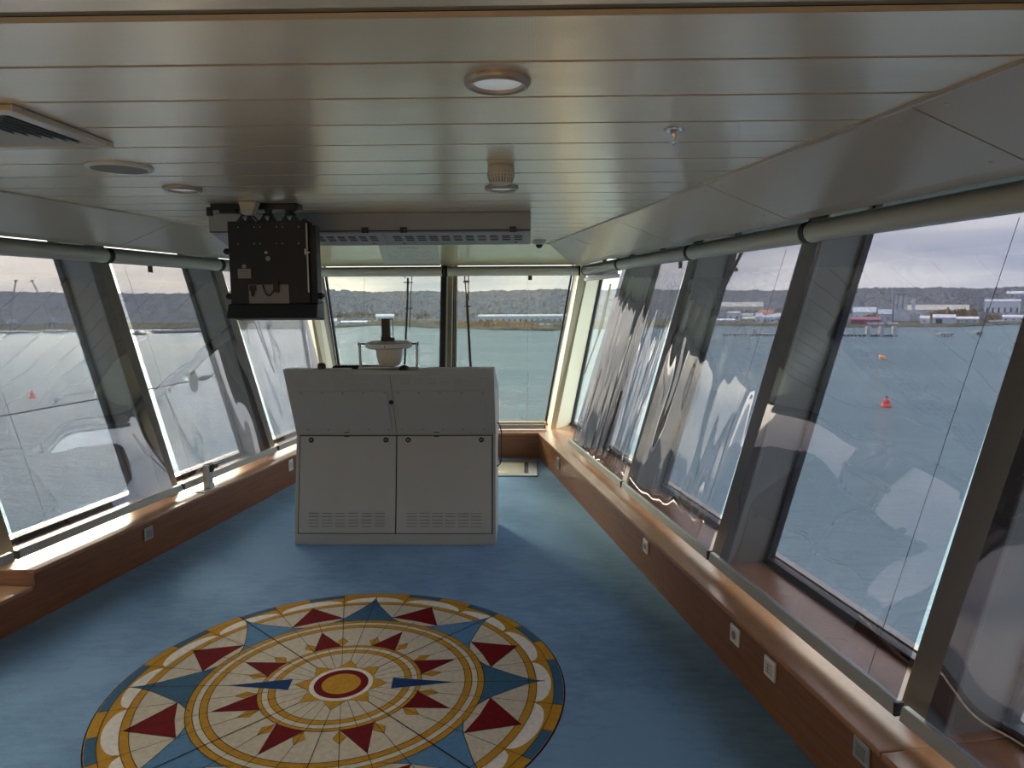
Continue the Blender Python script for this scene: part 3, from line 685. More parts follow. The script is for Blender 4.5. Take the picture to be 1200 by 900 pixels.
for px in (288, 314, 340):
    x_ = mx(px, 255); mb = MB()
    mb.prism([(x_ - .060, MY - .006, mz(262)), (x_ + .060, MY - .006, mz(262)), (x_ + .034, MY - .006, mz(254)), (x_ + .014, MY - .006, mz(251)), (x_ - .014, MY - .006, mz(251)), (x_ - .034, MY - .006, mz(254))][::-1], (0, .022, 0))
    mb.lathe((x_, MY + .01, mz(253)), [(.030, -.0), (.030, .010), (.018, .016), (.022, .03), (.03, .045)], seg=18); mb.tube([(x_ - .028, MY, mz(251.5)), (x_ + .028, MY, mz(251.5))], .008, seg=10)
    cl = obj('hinge_clamp', mb, M['navy'], mon)
    obj('clamp_bolt', MB().lathe((x_, MY - .007, mz(257)), [(.007, 0), (.006, .004)], seg=12, axis=(0, -1, 0)).lathe((x_, MY - .012, mz(254.5)), [(.014, 0), (.012, .004)], seg=12, axis=(0, -1, .6)), M['alu'], cl)
for py in (266, 285.5):
    for px in (279, 298, 305, 324, 331, 350): obj('rivet', MB().lathe((mx(px, py), MY - .0005, mz(py)), [(.0045, 0), (.0035, .003)], seg=8, axis=(0, -1, 0)), M['alu'], mon)
mb = MB().tube([(mx(361), MY - .012, mz(343)), (mx(361), MY - .012, mz(262))], .0045, seg=10); obj('lift_rod', mb, M['alu'], mon, smooth=True)
mb = MB().tube([(mx(359.5), MY - .022, mz(292)), (mx(359.5), MY - .022, mz(299))], .006, seg=10); mb.tube([(mx(359), MY - .02, mz(296.5)), (mx(365), MY - .02, mz(296.5))], .006, seg=10); obj('rod_clamp', mb, M['chrome'], mon, smooth=True)
lb = obj('rating_plate', MB().box(mx(278), mx(293), MY - .003, MY, mz(326), mz(315)), M['label'], mon, label='pale grey rating plate')
mb = MB()
for py in (317.5, 320.5, 323.5): mb.box(mx(280), mx(291), MY - .0036, MY - .003, mz(py + .6), mz(py))
obj('plate_print', mb, M['ink'], lb)
obj('oval_badge', MB().lathe((mx(285.5), MY, mz(312)), [(.012, 0), (.012, .003)], seg=18, axis=(0, -1, 0)).lathe((mx(314), MY, mz(303)), [(.014, 0), (.014, .003)], seg=18, axis=(0, -1, 0)), M['label'], mon)
obj('release_knob', MB().lathe((mx(312.5), MY, mz(296)), [(.008, 0), (.008, .012), (.004, .014)], seg=14, axis=(0, -1, 0)), M['alu'], mon, smooth=True)
rc = obj('connector_recess', MB().box(mx(290), mx(337), MY - .004, MY, mz(355.5), mz(333.5)).box(mx(301), mx(322), MY - .0045, MY, mz(350), mz(346)), M['recess'], mon, label='grey connector plate')
def arc(p0, p1, sag, n=12, y=MY - .012):
    return [(p0[0] + (p1[0] - p0[0]) * i / n, y - .01 * math.sin(PI * i / n), p0[1] + (p1[1] - p0[1]) * i / n - sag * 4 * (i / n) * (1 - i / n)) for i in range(n + 1)]
obj('connector_cable', MB().tube(arc((mx(307), mz(334)), (mx(322), mz(335)), .058), .0045, seg=8).tube(arc((mx(294), mz(337)), (mx(297.5), mz(338)), .045), .006, seg=8).box(mx(292), mx(299), MY - .02, MY - .003, mz(341), mz(334)).box(mx(320), mx(326), MY - .02, MY - .003, mz(343), mz(331)), M['rubbercord'], mon, smooth=True)
for (px, py, s) in ((265.5, 294, -1), (266, 347, -1), (371.5, 347, 1)):
    obj('tilt_knob', MB().tube([(mx(px) - s * .01, MY + .03, mz(py)), (mx(px) + s * .018, MY + .03, mz(py))], .018, seg=14).tube([(mx(px) + s * .015, MY + .03, mz(py)), (mx(px) + s * .028, MY + .03, mz(py))], .008, seg=10), M['navy'], mon, smooth=True)
obj('hanging_cable', MB().tube([(mx(296), MY - .02, PZ - .03), (mx(300), MY - .03, mz(252)), (mx(308), MY - .01, mz(262))], .005, seg=8), M['rubbercord'], mon)

# white sensor wedge on ceiling in front of the monitor bracket
q0 = on_z(280, 236, PZ); q1 = on_z(302, 236, PZ); yy = q0.y
mb = MB().hexa([(q0.x + .025, yy - .02, PZ - .075), (q1.x - .022, yy - .02, PZ - .075), (q1.x - .022, yy + .04, PZ - .075), (q0.x + .025, yy + .04, PZ - .075)],
               [(q0.x, yy, PZ - .001), (q1.x, yy, PZ - .001), (q1.x, yy + .07, PZ - .001), (q0.x, yy + .07, PZ - .001)])
# keep it clear of the bracket behind it
for v in mb.v: v.y -= max(0, (yy + .075) - (MY - .035))
thing('motion_sensor', mb, M['ivory'], 'small ivory wedge sensor on the ceiling above the hanging monitor', 'sensor', bevel=.004)

# ------------------------------------------------------------------ ceiling fittings
def downlight(px, py, wpx, label, cat='ceiling light', lens='diffuse_glass'):
    c = on_z(px, py, PZ - .008); depth = (c - EYE).dot(FW); r = wpx / 2 * depth / F
    e = empty('downlight', (c.x, c.y, PZ - .012), label, cat, 'round recessed lights in the ceiling')
    obj('trim_ring', MB().lathe((c.x, c.y, PZ - .012), [(r * .73, .007), (r * .76, -.002), (r * .84, -.006), (r * .93, -.004), (r, .004), (r, .0115)], seg=48), M['ring'], e, smooth=True)
    obj('lens', MB().lathe((c.x, c.y, PZ - .0115), [(.002, .004), (r * .75, .005), (r * .75, .0105)], seg=48), M[lens], e, smooth=True)
downlight(583, 98, 78, 'round recessed ceiling light nearest the camera, frosted blueish glass')
downlight(588, 221, 39, 'round recessed ceiling light directly behind the smoke detector')
downlight(214, 222, 43, 'small round recessed ceiling light left of the hanging monitor')
c = on_z(140, 197.5, PZ - .008); r = 36.5 * (c - EYE).dot(FW) / F
e = empty('ceiling_speaker', (c.x, c.y, PZ - .014), 'round ceiling speaker with dark grille and pale rim, near the square diffuser', 'speaker')
obj('rim', MB().lathe((c.x, c.y, PZ - .013), [(r * .83, .002), (r * .84, 0), (r * .96, .001), (r, .006), (r, .0125)], seg=48), M['white'], e, smooth=True)
obj('grille', MB().lathe((c.x, c.y, PZ - .0125), [(.002, -.001), (r * .84, 0), (r * .84, .012)], seg=48), M['grille'], e, smooth=True)
# unseen fill lights added behind the camera, shaped like the recessed lights
for i, lx in enumerate((-2.6, -.9, .8)):
    e = empty('downlight', (lx, -2.3, PZ - .012), 'added fill light behind the camera, shaped like a recessed ceiling light', 'ceiling light', 'round recessed lights in the ceiling')
    obj('trim_ring', MB().lathe((lx, -2.3, PZ - .012), [(.065, .004), (.068, .001), (.082, -.001), (.088, .006), (.088, .0115)], seg=32), M['white'], e, smooth=True)
    ld = bpy.data.lights.new('fill_lamp', 'AREA'); ld.shape = 'DISK'; ld.size = .12; ld.energy = 6; ld.color = (1, .90, .78); ld.spread = math.radians(85)
    lo_ = bpy.data.objects.new('fill_lamp', ld); COL.objects.link(lo_); lo_.location = (0, 0, -.004); lo_.parent = e
# smoke detector
c = on_z(587, 194.5, PZ)
e = empty('smoke_detector', (c.x, c.y, PZ - .075), 'ivory smoke detector with vertical slots hanging from the ceiling', 'smoke detector')
rr = 14.5 * 3.3 / F
obj('base', MB().lathe((c.x, c.y, PZ - .022), [(rr * .97, 0), (rr, .006), (rr * .93, .0215)], seg=40), M['ivory'], e, smooth=True)
obj('head', MB().lathe((c.x, c.y, PZ - .080), [(.004, 0), (rr * .45, .002), (rr * .80, .012), (rr * .97, .032), (rr * 1.0, .050), (rr * .95, .058)], seg=40), M['ivory'], e, smooth=True)
mb = MB()
for i in range(26):
    t = 2 * PI * i / 26; d = Vector((math.cos(t), math.sin(t), 0)); s_ = Vector((-d.y, d.x, 0)) * .0022; cc = Vector((c.x, c.y, PZ - .08))
    a = cc + d * rr * .80 + Vector((0, 0, .0105)); b = cc + d * rr * .985 + Vector((0, 0, .040)); o_ = d * .0012 + Vector((0, 0, -.0012))
    mb.add([a - s_ + o_, a + s_ + o_, b + s_ + o_, b - s_ + o_], [(0, 1, 2, 3)])
obj('slot_ring', mb, M['grille'], e)
# sprinkler
c = on_z(790, 152, PZ)
e = empty('sprinkler', (c.x, c.y, PZ - .05), 'chrome fire sprinkler head on the ceiling right of the lights', 'sprinkler')
obj('rosette', MB().lathe((c.x, c.y, PZ - .006), [(.012, -.006), (.018, 0), (.032, .001), (.034, .0055)], seg=30), M['chrome'], e, smooth=True)
obj('nozzle', MB().lathe((c.x, c.y, PZ - .045), [(.003, -.004), (.006, .0), (.004, .012), (.010, .026), (.011, .040)], seg=14).lathe((c.x, c.y, PZ - .040), [(.014, 0), (.015, .0015)], seg=16), M['chrome'], e, smooth=True, label='dark spray nozzle')
# dome camera
c = on_y(632, 286, 6.72)
e = empty('dome_camera', (c.x, 6.72, c.z - .03), 'small white dome camera under the ceiling right of the duct end', 'camera')
obj('mount', MB().lathe((c.x, 6.72, c.z - .005), [(.05, 0), (.062, .012), (.062, .04), (.05, PZ - c.z + .004)], seg=28), M['white'], e, smooth=True)
obj('lens_dome', MB().lathe((c.x, 6.72, c.z - .040), [(.004, 0), (.018, .004), (.030, .018), (.034, .034)], seg=24), M['blackplastic'], e, smooth=True, label='black lens dome')
# square diffuser at left
ax1 = -1.445; ax0 = -1.98; ay0, ay1 = 2.05, 2.55
e = empty('air_diffuser', ((ax0 + ax1) / 2, 2.3, PZ - .03), 'square ceiling air diffuser with dark louvre blades at the left', 'air vent')
mb = MB(); w = .045
for (a, b, c_, d) in ((ax0, ax1, ay0, ay0 + w), (ax0, ax1, ay1 - w, ay1), (ax0, ax0 + w, ay0 + w, ay1 - w), (ax1 - w, ax1, ay0 + w, ay1 - w)): mb.box(a, b, c_, d, PZ - .022, PZ - .001)
obj('frame', mb, M['soffit'], e, bevel=.003)
mb = MB(); mb.box(ax0 + w, ax1 - w, ay0 + w, ay1 - w, PZ - .004, PZ - .002, 1)
for i in range(7):
    q = w + .004 + i * .026; zz = PZ - .020 + i * .0004
    for s_ in range(4):
        pts = [[(ax0 + q, ay0 + q), (ax1 - q, ay0 + q), (ax1 - q - .014, ay0 + q + .014), (ax0 + q + .014, ay0 + q + .014)], [(ax1 - q, ay0 + q), (ax1 - q, ay1 - q), (ax1 - q - .014, ay1 - q - .014), (ax1 - q - .014, ay0 + q + .014)],
               [(ax1 - q, ay1 - q), (ax0 + q, ay1 - q), (ax0 + q + .014, ay1 - q - .014), (ax1 - q - .014, ay1 - q - .014)], [(ax0 + q, ay1 - q), (ax0 + q, ay0 + q), (ax0 + q + .014, ay0 + q + .014), (ax0 + q + .014, ay1 - q - .014)]][s_]
        lo = [(x_, y_, zz + (0 if i_ < 2 else .011)) for i_, (x_, y_) in enumerate(pts)]
        mb.loft(lo, [(a, b, c_ + .0022) for a, b, c_ in lo], 0)
obj('louvre_core', mb, [M['duct'], M['black']], e)

# ------------------------------------------------------------------ paper notice on front soffit
def fs(a, t, off): # point on the front soffit, t 0 at ceiling .. 1 at blinds
    sc_ = 1 + .34 * t if abs(a) > 5 else 1
    d = Vector((0, .90, -.142)).normalized(); nrm = Vector((0, d.z, -d.y)); return FR(a, -.34 + .90 * t, 2.207 - .142 * t) + nrm * off
def soff(px, py): return on_plane(px, py, FR(0, -.34, 2.207), Vector((0, .162, .94)))
P4 = [soff(443, 287), soff(512.5, 287), soff(516, 308.5), soff(450, 308.5)]
dn = Vector((0, -.162, -.94)).normalized()
pp = empty('paper_notice', P4[3], 'white paper notice fixed flat to the cream soffit above the front windows', 'notice')
obj('sheet', MB().loft([p + dn * .001 for p in P4], [p + dn * .0025 for p in P4]), M['paper'], pp)
mb = MB()
def lerp4(u, v): return P4[0].lerp(P4[1], u).lerp(P4[3].lerp(P4[2], u), v)
random.seed(3)
def dash(u0, u1, v0, v1): mb.loft([lerp4(u0, v0) + dn * .0026, lerp4(u1, v0) + dn * .0026, lerp4(u1, v1) + dn * .0026, lerp4(u0, v1) + dn * .0026], [lerp4(u0, v0) + dn * .003, lerp4(u1, v0) + dn * .003, lerp4(u1, v1) + dn * .003, lerp4(u0, v1) + dn * .003])
u = .32
for wch in (.03, .02, .03, .015, .02, .03, .02, .03, .03, .02): dash(u, u + wch, .10, .16); u += wch + .012
for v in (.28, .36, .44, .52, .60, .70, .78, .86):
    u = .12
    while u < .85:
        wch = random.uniform(.02, .07)
        if random.random() < .55: dash(u, u + wch, v, v + .014)
        u += wch + .02
obj('print', mb, pbr('faint_print', (.5, .5, .46), .8), pp)

# ------------------------------------------------------------------ sockets and switches in the wood panel
def plate(W, s, zc, w, h, kind, label, name, cat, dark=False):
    f = M['alu_dull'] if dark else M['white']
    e = empty(name, W(s, -.01, zc - h / 2), label, cat, 'electric outlets on the wood panels')
    obj('face_plate', MB().wbox(W, s - w / 2, s + w / 2, -.011, -.0005, zc - h / 2, zc + h / 2), f, e, bevel=.003)
    if kind == 'socket':
        obj('socket_insert', MB().wbox(W, s - w * .32, s + w * .32, -.013, -.0105, zc - w * .32, zc + w * .32), M['ivory'], e, bevel=.002)
        obj('socket_well', MB().lathe(W(s, -.0128, zc), [(.019, 0), (.019, .0015), (.016, .002)], seg=24, axis=-W.n), M['grille'], e)
    elif kind == 'switch':
        obj('rocker', MB().wbox(W, s - w * .3, s + w * .3, -.0155, -.0105, zc - h * .3, zc + h * .3), M['ivory'], e, bevel=.003)
        mb = MB()
        for q in (-.5, 0, .5): mb.wbox(W, s - w * .22, s + w * .22, -.0162, -.0155, zc + q * h * .35 - .0012, zc + q * h * .35 + .0012)
        mb.wbox(W, s - .001, s + .001, -.0162, -.0155, zc - h * .22, zc + h * .22); obj('rocker_groove', mb, M['ink'], e)
    elif kind == 'data':
        mb = MB()
        for q in range(4): mb.wbox(W, s - w * .28, s + w * .28, -.014, -.0105, zc - h * .28 + q * h * .145, zc - h * .28 + q * h * .145 + h * .10)
        obj('slat_insert', mb, M['label'], e, label='pale slatted insert')
    elif kind == 'round':
        obj('round_ring', MB().lathe(W(s, -.0105, zc), [(w * .4, 0), (w * .38, .003), (w * .25, .003)], seg=24, axis=-W.n), M['grille'], e)
def plate_px(W, px, py, w, h, kind, label, name, cat, dark=False):
    s, n, z = W.sn(W.lean(px, py, 0, 0)); plate(W, s, z, w, h, kind, label, name, cat, dark)
plate_px(RW, 863, 744, .080, .080, 'socket', 'white round-pin socket on the right wood panel, left of the wide switch', 'wall_socket', 'socket')
plate_px(RW, 904, 783, .082, .082, 'switch', 'cream rocker switch on the right wood panel between two outlets', 'wall_switch', 'switch')
plate_px(RW, 1012, 881, .078, .074, 'data', 'grey framed outlet with pale slats near the bottom edge of the photo', 'wall_socket', 'socket', True)
plate_px(RW, 758, 640, .08, .08, 'socket', 'small socket half way along the right wood panel', 'wall_socket', 'socket')
plate_px(RW, 655, 543, .085, .10, 'round', 'oval outlet on the right wood panel next to the front corner', 'wall_socket', 'socket', True)
plate_px(LW, 173, 625, .082, .082, 'data', 'grey outlet on the left wood panel in front of the clamp post', 'wall_socket', 'socket', True)
plate_px(LW, 340, 545, .075, .10, 'switch', 'white outlet on the left wood panel beside the console', 'wall_socket', 'socket')

# screw caps on the ledges
# ------------------------------------------------------------------ clamp post on the left ledge
bp_ = on_z(246, 572, LZ)
s_, n_, _ = LW.sn(bp_)
e = empty('clamp_post', LW(s_, n_, LZ + .0005), 'grey metal clamp post with black lever standing on the left ledge', 'clamp')
LB = lambda a, n, z: LW(s_ + a, n_ + n, LZ + z)
mb = MB(); mb.hexa([LB(-.05, -.05, .0008), LB(.13, -.05, .0008), LB(.13, .05, .0008), LB(-.05, .05, .0008)], [LB(-.05, -.05, .006), LB(.13, -.05, .006), LB(.13, .05, .006), LB(-.05, .05, .006)])
obj('base_plate', mb, M['alu'], e, bevel=.002)
def lbx(mb, a0, a1, n0, n1, z0, z1): return mb.hexa([LB(a0, n0, z0), LB(a1, n0, z0), LB(a1, n1, z0), LB(a0, n1, z0)], [LB(a0, n0, z1), LB(a1, n0, z1), LB(a1, n1, z1), LB(a0, n1, z1)])
mb = MB(); lbx(mb, -.03, .045, -.02, .02, .006, .035); lbx(mb, -.02, .03, -.018, .018, .035, .13); lbx(mb, .03, .04, -.026, .026, .006, .185)
obj('column', mb, M['alu'], e, bevel=.003)
mb = MB().tube([LB(.0, -.03, .155), LB(.0, .035, .155)], .030, seg=20); mb.tube([LB(.028, 0, .165), LB(-.03, 0, .165)], .026, seg=16)
obj('clamp_head', mb, M['black'], e, smooth=True)
mb = MB().tube([LB(-.03, 0, .155), LB(-.085, -.005, .152)], [.017, .019], seg=14); mb.tube([LB(-.08, 0, .158), LB(-.14, -.01, .165)], [.010, .006], seg=10)
obj('lever', mb, M['blackplastic'], e, smooth=True)

# ================================================================== outside
WZ = -28.35
def water_mat():
    mt, nt, out = nmat('harbour_water'); L = nt.links.new
    df = N(nt, 'ShaderNodeBsdfDiffuse'); gl = N(nt, 'ShaderNodeBsdfGlossy', Roughness=.05); mx = N(nt, 'ShaderNodeMixShader'); L(df.outputs[0], mx.inputs[1]); L(gl.outputs[0], mx.inputs[2]); L(mx.outputs[0], out.inputs[0])
    tc = N(nt, 'ShaderNodeTexCoord')
    n0 = N(nt, 'ShaderNodeTexNoise', Scale=.012, Detail=4.0); mp0 = N(nt, 'ShaderNodeMapping'); mp0.inputs['Scale'].default_value = (.6, 1.6, 1); L(tc.outputs['Object'], mp0.inputs[0]); L(mp0.outputs[0], n0.inputs['Vector'])
    r = nt.nodes.new('ShaderNodeValToRGB'); r.color_ramp.elements[0].position = .35; r.color_ramp.elements[1].position = .68
    r.color_ramp.elements[0].color = (.085, .14, .165, 1); r.color_ramp.elements[1].color = (.12, .175, .195, 1); L(n0.outputs['Fac'], r.inputs[0]); L(r.outputs[0], df.inputs['Color'])
    mp = N(nt, 'ShaderNodeMapping'); mp.inputs['Scale'].default_value = (.45, 1.0, 1); mp.inputs['Rotation'].default_value = (0, 0, .25); L(tc.outputs['Object'], mp.inputs[0])
    n1 = N(nt, 'ShaderNodeTexNoise', Scale=.8, Detail=5.0, Roughness=.68); L(mp.outputs[0], n1.inputs['Vector'])
    n2 = N(nt, 'ShaderNodeTexNoise', Scale=.16, Detail=3.0); L(mp.outputs[0], n2.inputs['Vector'])
    ad = N(nt, 'ShaderNodeMath', operation='MULTIPLY_ADD'); L(n2.outputs['Fac'], ad.inputs[0]); ad.inputs[1].default_value = 2.0; L(n1.outputs['Fac'], ad.inputs[2])
    bp = N(nt, 'ShaderNodeBump', Strength=1.0, Distance=1.15); L(ad.outputs[0], bp.inputs['Height'])
    L(bp.outputs[0], gl.inputs['Normal']); L(bp.outputs[0], df.inputs['Normal'])
    lw = N(nt, 'ShaderNodeLayerWeight', Blend=.5); L(bp.outputs[0], lw.inputs['Normal'])
    p = N(nt, 'ShaderNodeMath', operation='POWER'); L(lw.outputs['Facing'], p.inputs[0]); p.inputs[1].default_value = 3.6
    a = N(nt, 'ShaderNodeMath', operation='MULTIPLY_ADD'); a.use_clamp = True; L(p.outputs[0], a.inputs[0]); a.inputs[1].default_value = .52; a.inputs[2].default_value = .02; L(a.outputs[0], mx.inputs[0])
    return mt
mb = MB(); RO = 9000; mb.add([(0, 0, WZ)] + [(RO * math.cos(2 * PI * i / 48), RO * math.sin(2 * PI * i / 48), WZ) for i in range(48)], [(0, 1 + i, 1 + (i + 1) % 48) for i in range(48)])
sea = obj('harbour_water', mb, water_mat()); tag(sea, kind='structure')

# far shore: heightfield following the measured waterline
shore_px = [(-500, 392), (-200, 392), (0, 389.5), (60, 388), (145, 386.5), (240, 386), (330, 386), (372, 385.5), (450, 381.5), (515, 385), (600, 387.2), (640, 388), (672, 386.5), (760, 384), (845, 382), (930, 383), (1000, 384), (1100, 383.5), (1200, 381), (1400, 380), (1800, 380)]
shore = [on_z(x, y, WZ) for x, y in shore_px]
polar = sorted([(math.atan2(p.x, p.y), math.hypot(p.x, p.y)) for p in shore])
def shore_r(a):
    if a <= polar[0][0]: return polar[0][1]
    for (a0, r0), (a1, r1) in zip(polar[:-1], polar[1:]):
        if a <= a1: t = (a - a0) / (a1 - a0); t = t * t * (3 - 2 * t); return r0 + (r1 - r0) * t
    return polar[-1][1]
def land_h(a, r):
    s = r - shore_r(a); e_ = min(1, max(0, (s) / 6)); h = 2.2 * e_
    t = min(1, max(0, (s - 170) / 900)); t = t * t * (3 - 2 * t); crest = 46 + 7 * noise.noise(Vector((a * 5, 3.1, 0))) + 4 * noise.noise(Vector((a * 17, 1, 0)))
    h += t * crest
    return h
def land_mat(name, cols, scale, bump):
    mt, nt, out = nmat(name); b = nt.nodes.new('ShaderNodeBsdfPrincipled'); L = nt.links.new; L(b.outputs[0], out.inputs[0])
    b.inputs['Roughness'].default_value = 1; b.inputs['Specular IOR Level'].default_value = 0
    tc_ = N(nt, 'ShaderNodeTexCoord'); nb = N(nt, 'ShaderNodeTexNoise', Scale=.11, Detail=4.0); L(tc_.outputs['Object'], nb.inputs['Vector']); bb = N(nt, 'ShaderNodeBump', Strength=1.0, Distance=7.0); L(nb.outputs['Fac'], bb.inputs['Height']); L(bb.outputs[0], b.inputs['Normal'])
    tc = N(nt, 'ShaderNodeTexCoord'); n = N(nt, 'ShaderNodeTexNoise', Scale=scale, Detail=8.0, Roughness=.65); L(tc.outputs['Object'], n.inputs['Vector'])
    r = nt.nodes.new('ShaderNodeValToRGB'); r.color_ramp.elements[0].color = (*cols[0], 1); r.color_ramp.elements[0].position = .3; r.color_ramp.elements[1].color = (*cols[-1], 1); r.color_ramp.elements[1].position = .7
    for i, c_ in enumerate(cols[1:-1]): el = r.color_ramp.elements.new(.3 + .4 * (i + 1) / (len(cols) - 1)); el.color = (*c_, 1)
    L(n.outputs['Fac'], r.inputs[0]); L(r.outputs[0], b.inputs['Base Color'])
    return mt
M['wood_far'] = land_mat('leafless_woodland', [(.075, .082, .095), (.14, .148, .168), (.115, .118, .118), (.18, .18, .18)], .045, 0)
M['ground'] = land_mat('waterfront_ground', [(.05, .055, .05), (.12, .11, .09), (.08, .085, .06), (.17, .16, .14)], .02, 0)
def land():
    mb = MB(); NA = 1500; rows = [0, 3, 8, 30, 80, 130, 170] + list(range(186, 1120, 16)) + [1160, 1300]
    a0, a1 = -.95, .95; vs = []
    for j, s in enumerate(rows):
        for i in range(NA + 1):
            a = a0 + (a1 - a0) * i / NA; r = shore_r(a) + s; x, y = r * math.sin(a), r * math.cos(a); h = land_h(a, r)
            if s >= 170:
                f = min(1, (s - 150) / 60); h += f * (5 + 6.5 * abs(noise.noise(Vector((x * .02, y * .02, 0)))) + 4.5 * noise.noise(Vector((x * .07, y * .07, 5))) + 3.5 * noise.noise(Vector((x * .16, y * .16, 9))))
            z = WZ - .6 if s == 0 else WZ + h
            vs.append((x, y, z))
    fs_ = []; mi = []
    for j in range(len(rows) - 1):
        for i in range(NA):
            q = j * (NA + 1) + i; mb_f = (q, q + 1, q + NA + 2, q + NA + 1); fs_.append(mb_f); mi.append(0 if rows[j] < 170 else 1)
    b = MB(); b.v = [Vector(v) for v in vs]; b.f = [list(f) for f in fs_]; b.m = mi
    o = obj('far_shore_hills', b, [M['ground'], M['wood_far']]); tag(o, kind='structure')
land()
def ground_at(px, s, py=None):
    """point on the far shore, s metres inland of the waterline, in the azimuth of image column px"""
    d = ray(px, 385); a = math.atan2(d.x, d.y); r = shore_r(a) + s; h = land_h(a, r) if s > 0 else 0
    return Vector((r * math.sin(a), r * math.cos(a), WZ + h)), a
def mpx(p): return (p - EYE).dot(FW) / F   # metres per photo pixel there

# woodland belts as bumpy masses (uncountable trees)
def belt(px0, px1, s, hgt, depth, mat, label, name='shrub_belt', seed=0):
    nA = max(8, int((px1 - px0) * 1.6)); mb = MB(); vs = []; nD = 6
    for j in range(nD + 1):
        v = j / nD
        for i in range(nA + 1):
            u = i / nA; px = px0 + (px1 - px0) * u; p, a = ground_at(px, s + depth * v)
            e_ = math.sin(PI * v) ** .4 * min(1, 8 * u, 8 * (1 - u)); h = hgt * e_ * (.55 + .45 * noise.noise(Vector((p.x * .06, p.y * .06, seed))) + .35 * noise.noise(Vector((p.x * .25, p.y * .25, seed + 3))))
            vs.append((p.x, p.y, p.z - .3 + max(0, h)))
    fs_ = [(j * (nA + 1) + i, j * (nA + 1) + i + 1, (j + 1) * (nA + 1) + i + 1, (j + 1) * (nA + 1) + i) for j in range(nD) for i in range(nA)]
    o = obj(name, mb.add(vs, fs_), mat); tag(o, label, 'shrubs', kind='stuff')
M['autumn'] = land_mat('autumn_shrubs', [(.06, .055, .045), (.14, .10, .06), (.17, .12, .07)], .05, 0)
M['scrub'] = land_mat('grey_scrub', [(.06, .06, .055), (.12, .11, .09), (.14, .14, .10)], .06, 0)
belt(528, 636, 9, 10, 60, M['autumn'], 'orange brown autumn shrubs on the shore beyond the front window', seed=1)
belt(638, 720, 14, 7, 50, M['scrub'], 'dull scrub on the shore right of the autumn shrubs', seed=2)
belt(432, 526, 10, 7, 50, M['scrub'], 'grey scrub on the shore behind the compass repeater', seed=3)
belt(560, 700, 1, 2.2, 6, M['scrub'], 'low dark saltmarsh edge at the foot of the autumn shrubs', name='saltmarsh', seed=4)
belt(1002, 1028, 66, 15, 34, M['scrub'], 'dark bushes between the silos and the jetty', seed=5)
belt(1078, 1150, 135, 21, 60, M['autumn'], 'brown trees beside the long shed right of the silos', seed=6)
belt(1150, 1158, 20, 10, 30, M['scrub'], 'dark bush clump at the right waterfront', seed=7)
belt(845, 930, 6, 2.5, 14, M['autumn'], 'low brown bank under the white waterfront houses', name='shore_bank', seed=8)

belt(1068, 1146, 300, 16, 120, M['scrub'], 'mixed woodland behind the long pale shed on the right', seed=11)
belt(840, 930, 215, 16, 90, M['scrub'], 'mixed trees between the waterfront houses and the pale halls', seed=12)
belt(1154, 1172, 135, 12, 60, M['autumn'], 'brown shrubs below the big white box warehouse', seed=13)
belt(985, 1045, 205, 15, 70, M['scrub'], 'trees behind the white roofed building left of the silos', seed=14)
belt(372, 530, 190, 16, 80, M['scrub'], 'hedge of trees inland beyond the left front pane', seed=15)
belt(532, 700, 215, 15, 80, M['scrub'], 'hedge of trees inland beyond the right front pane', seed=16)
# buildings
def bmat(name, c): M[name] = pbr(name, c, .7, var=.08, vscale=.2)
for n_, c_ in (('b_white', (.44, .46, .49)), ('b_pale', (.33, .35, .38)), ('b_grey', (.26, .27, .29)), ('b_dark', (.06, .06, .07)), ('b_maroon', (.22, .09, .12)), ('b_orange', (.42, .14, .07)), ('b_cream', (.36, .35, .30)), ('b_blue', (.28, .33, .39)), ('b_conc', (.30, .31, .33))): bmat(n_, c_)
def building(px0, px1, ybot, ytop, s, wall, roof, label, name='shed', cat='building', dark_end=False, depth=18, rooff=.35, group=None):
    p0, a = ground_at((px0 + px1) / 2, s); m_ = mpx(p0); w = (px1 - px0) * m_; zb_ = p0.z; d = ray((px0 + px1) / 2, ytop); tt = math.hypot(p0.x, p0.y) / math.hypot(d.x, d.y)
    zt_ = H + d.z * tt; h = max(1.5, zt_ - zb_)
    e = empty(name, p0, label, cat, group, rz=-a)
    hw = h * (1 - rooff)
    ww = MB().box(-w / 2, w / 2, 0, depth, -1.0, hw); obj('walls', ww, M[wall], e, local=True)
    rf = MB().prism([(-w / 2 - .3, -.4, hw), (-w / 2 - .3, depth / 2, h), (-w / 2 - .3, depth + .4, hw)], (w + .6, 0, 0)); obj('roof', rf, M[roof], e, local=True)
    dd = MB(); nwin = max(1, int(w / 7))
    if dark_end: dd.box(-w / 2 + .15 * w, -w / 2 + .42 * w, -.15, .1, 0, hw * .8); obj('dark_doorway', dd, M['b_dark'], e, local=True)
    else:
        for i in range(nwin): xx = -w / 2 + (i + .5) * w / nwin; dd.box(xx - 1, xx + 1, -.12, .1, hw * .25, hw * .62)
        obj('window_row', dd, M['b_dark'], e, local=True)
    return e
B = building
B(1155, 1190, 361, 350.5, 250, 'b_white', 'b_pale', 'big white box warehouse high on the right near the photo edge', 'warehouse', depth=30, rooff=.12)
B(1062, 1128, 360, 357.2, 230, 'b_pale', 'b_cream', 'very long low pale shed running right from the silos', 'warehouse', depth=24)
B(1094, 1117, 380, 368.5, 60, 'b_pale', 'b_white', 'white gabled shed with a dark doorway by the right waterfront', 'shed', dark_end=True)
B(1078, 1088, 377, 370, 66, 'b_white', 'b_white', 'small white hut left of the shed with the dark doorway', 'hut', depth=12)
B(1120, 1144, 376, 371, 70, 'b_pale', 'b_white', 'low pale workshop right of the shed with the dark doorway', 'workshop')
B(1029, 1043, 370, 362.5, 105, 'b_blue', 'b_pale', 'pale blue building standing at the foot of the silos', 'works_building')
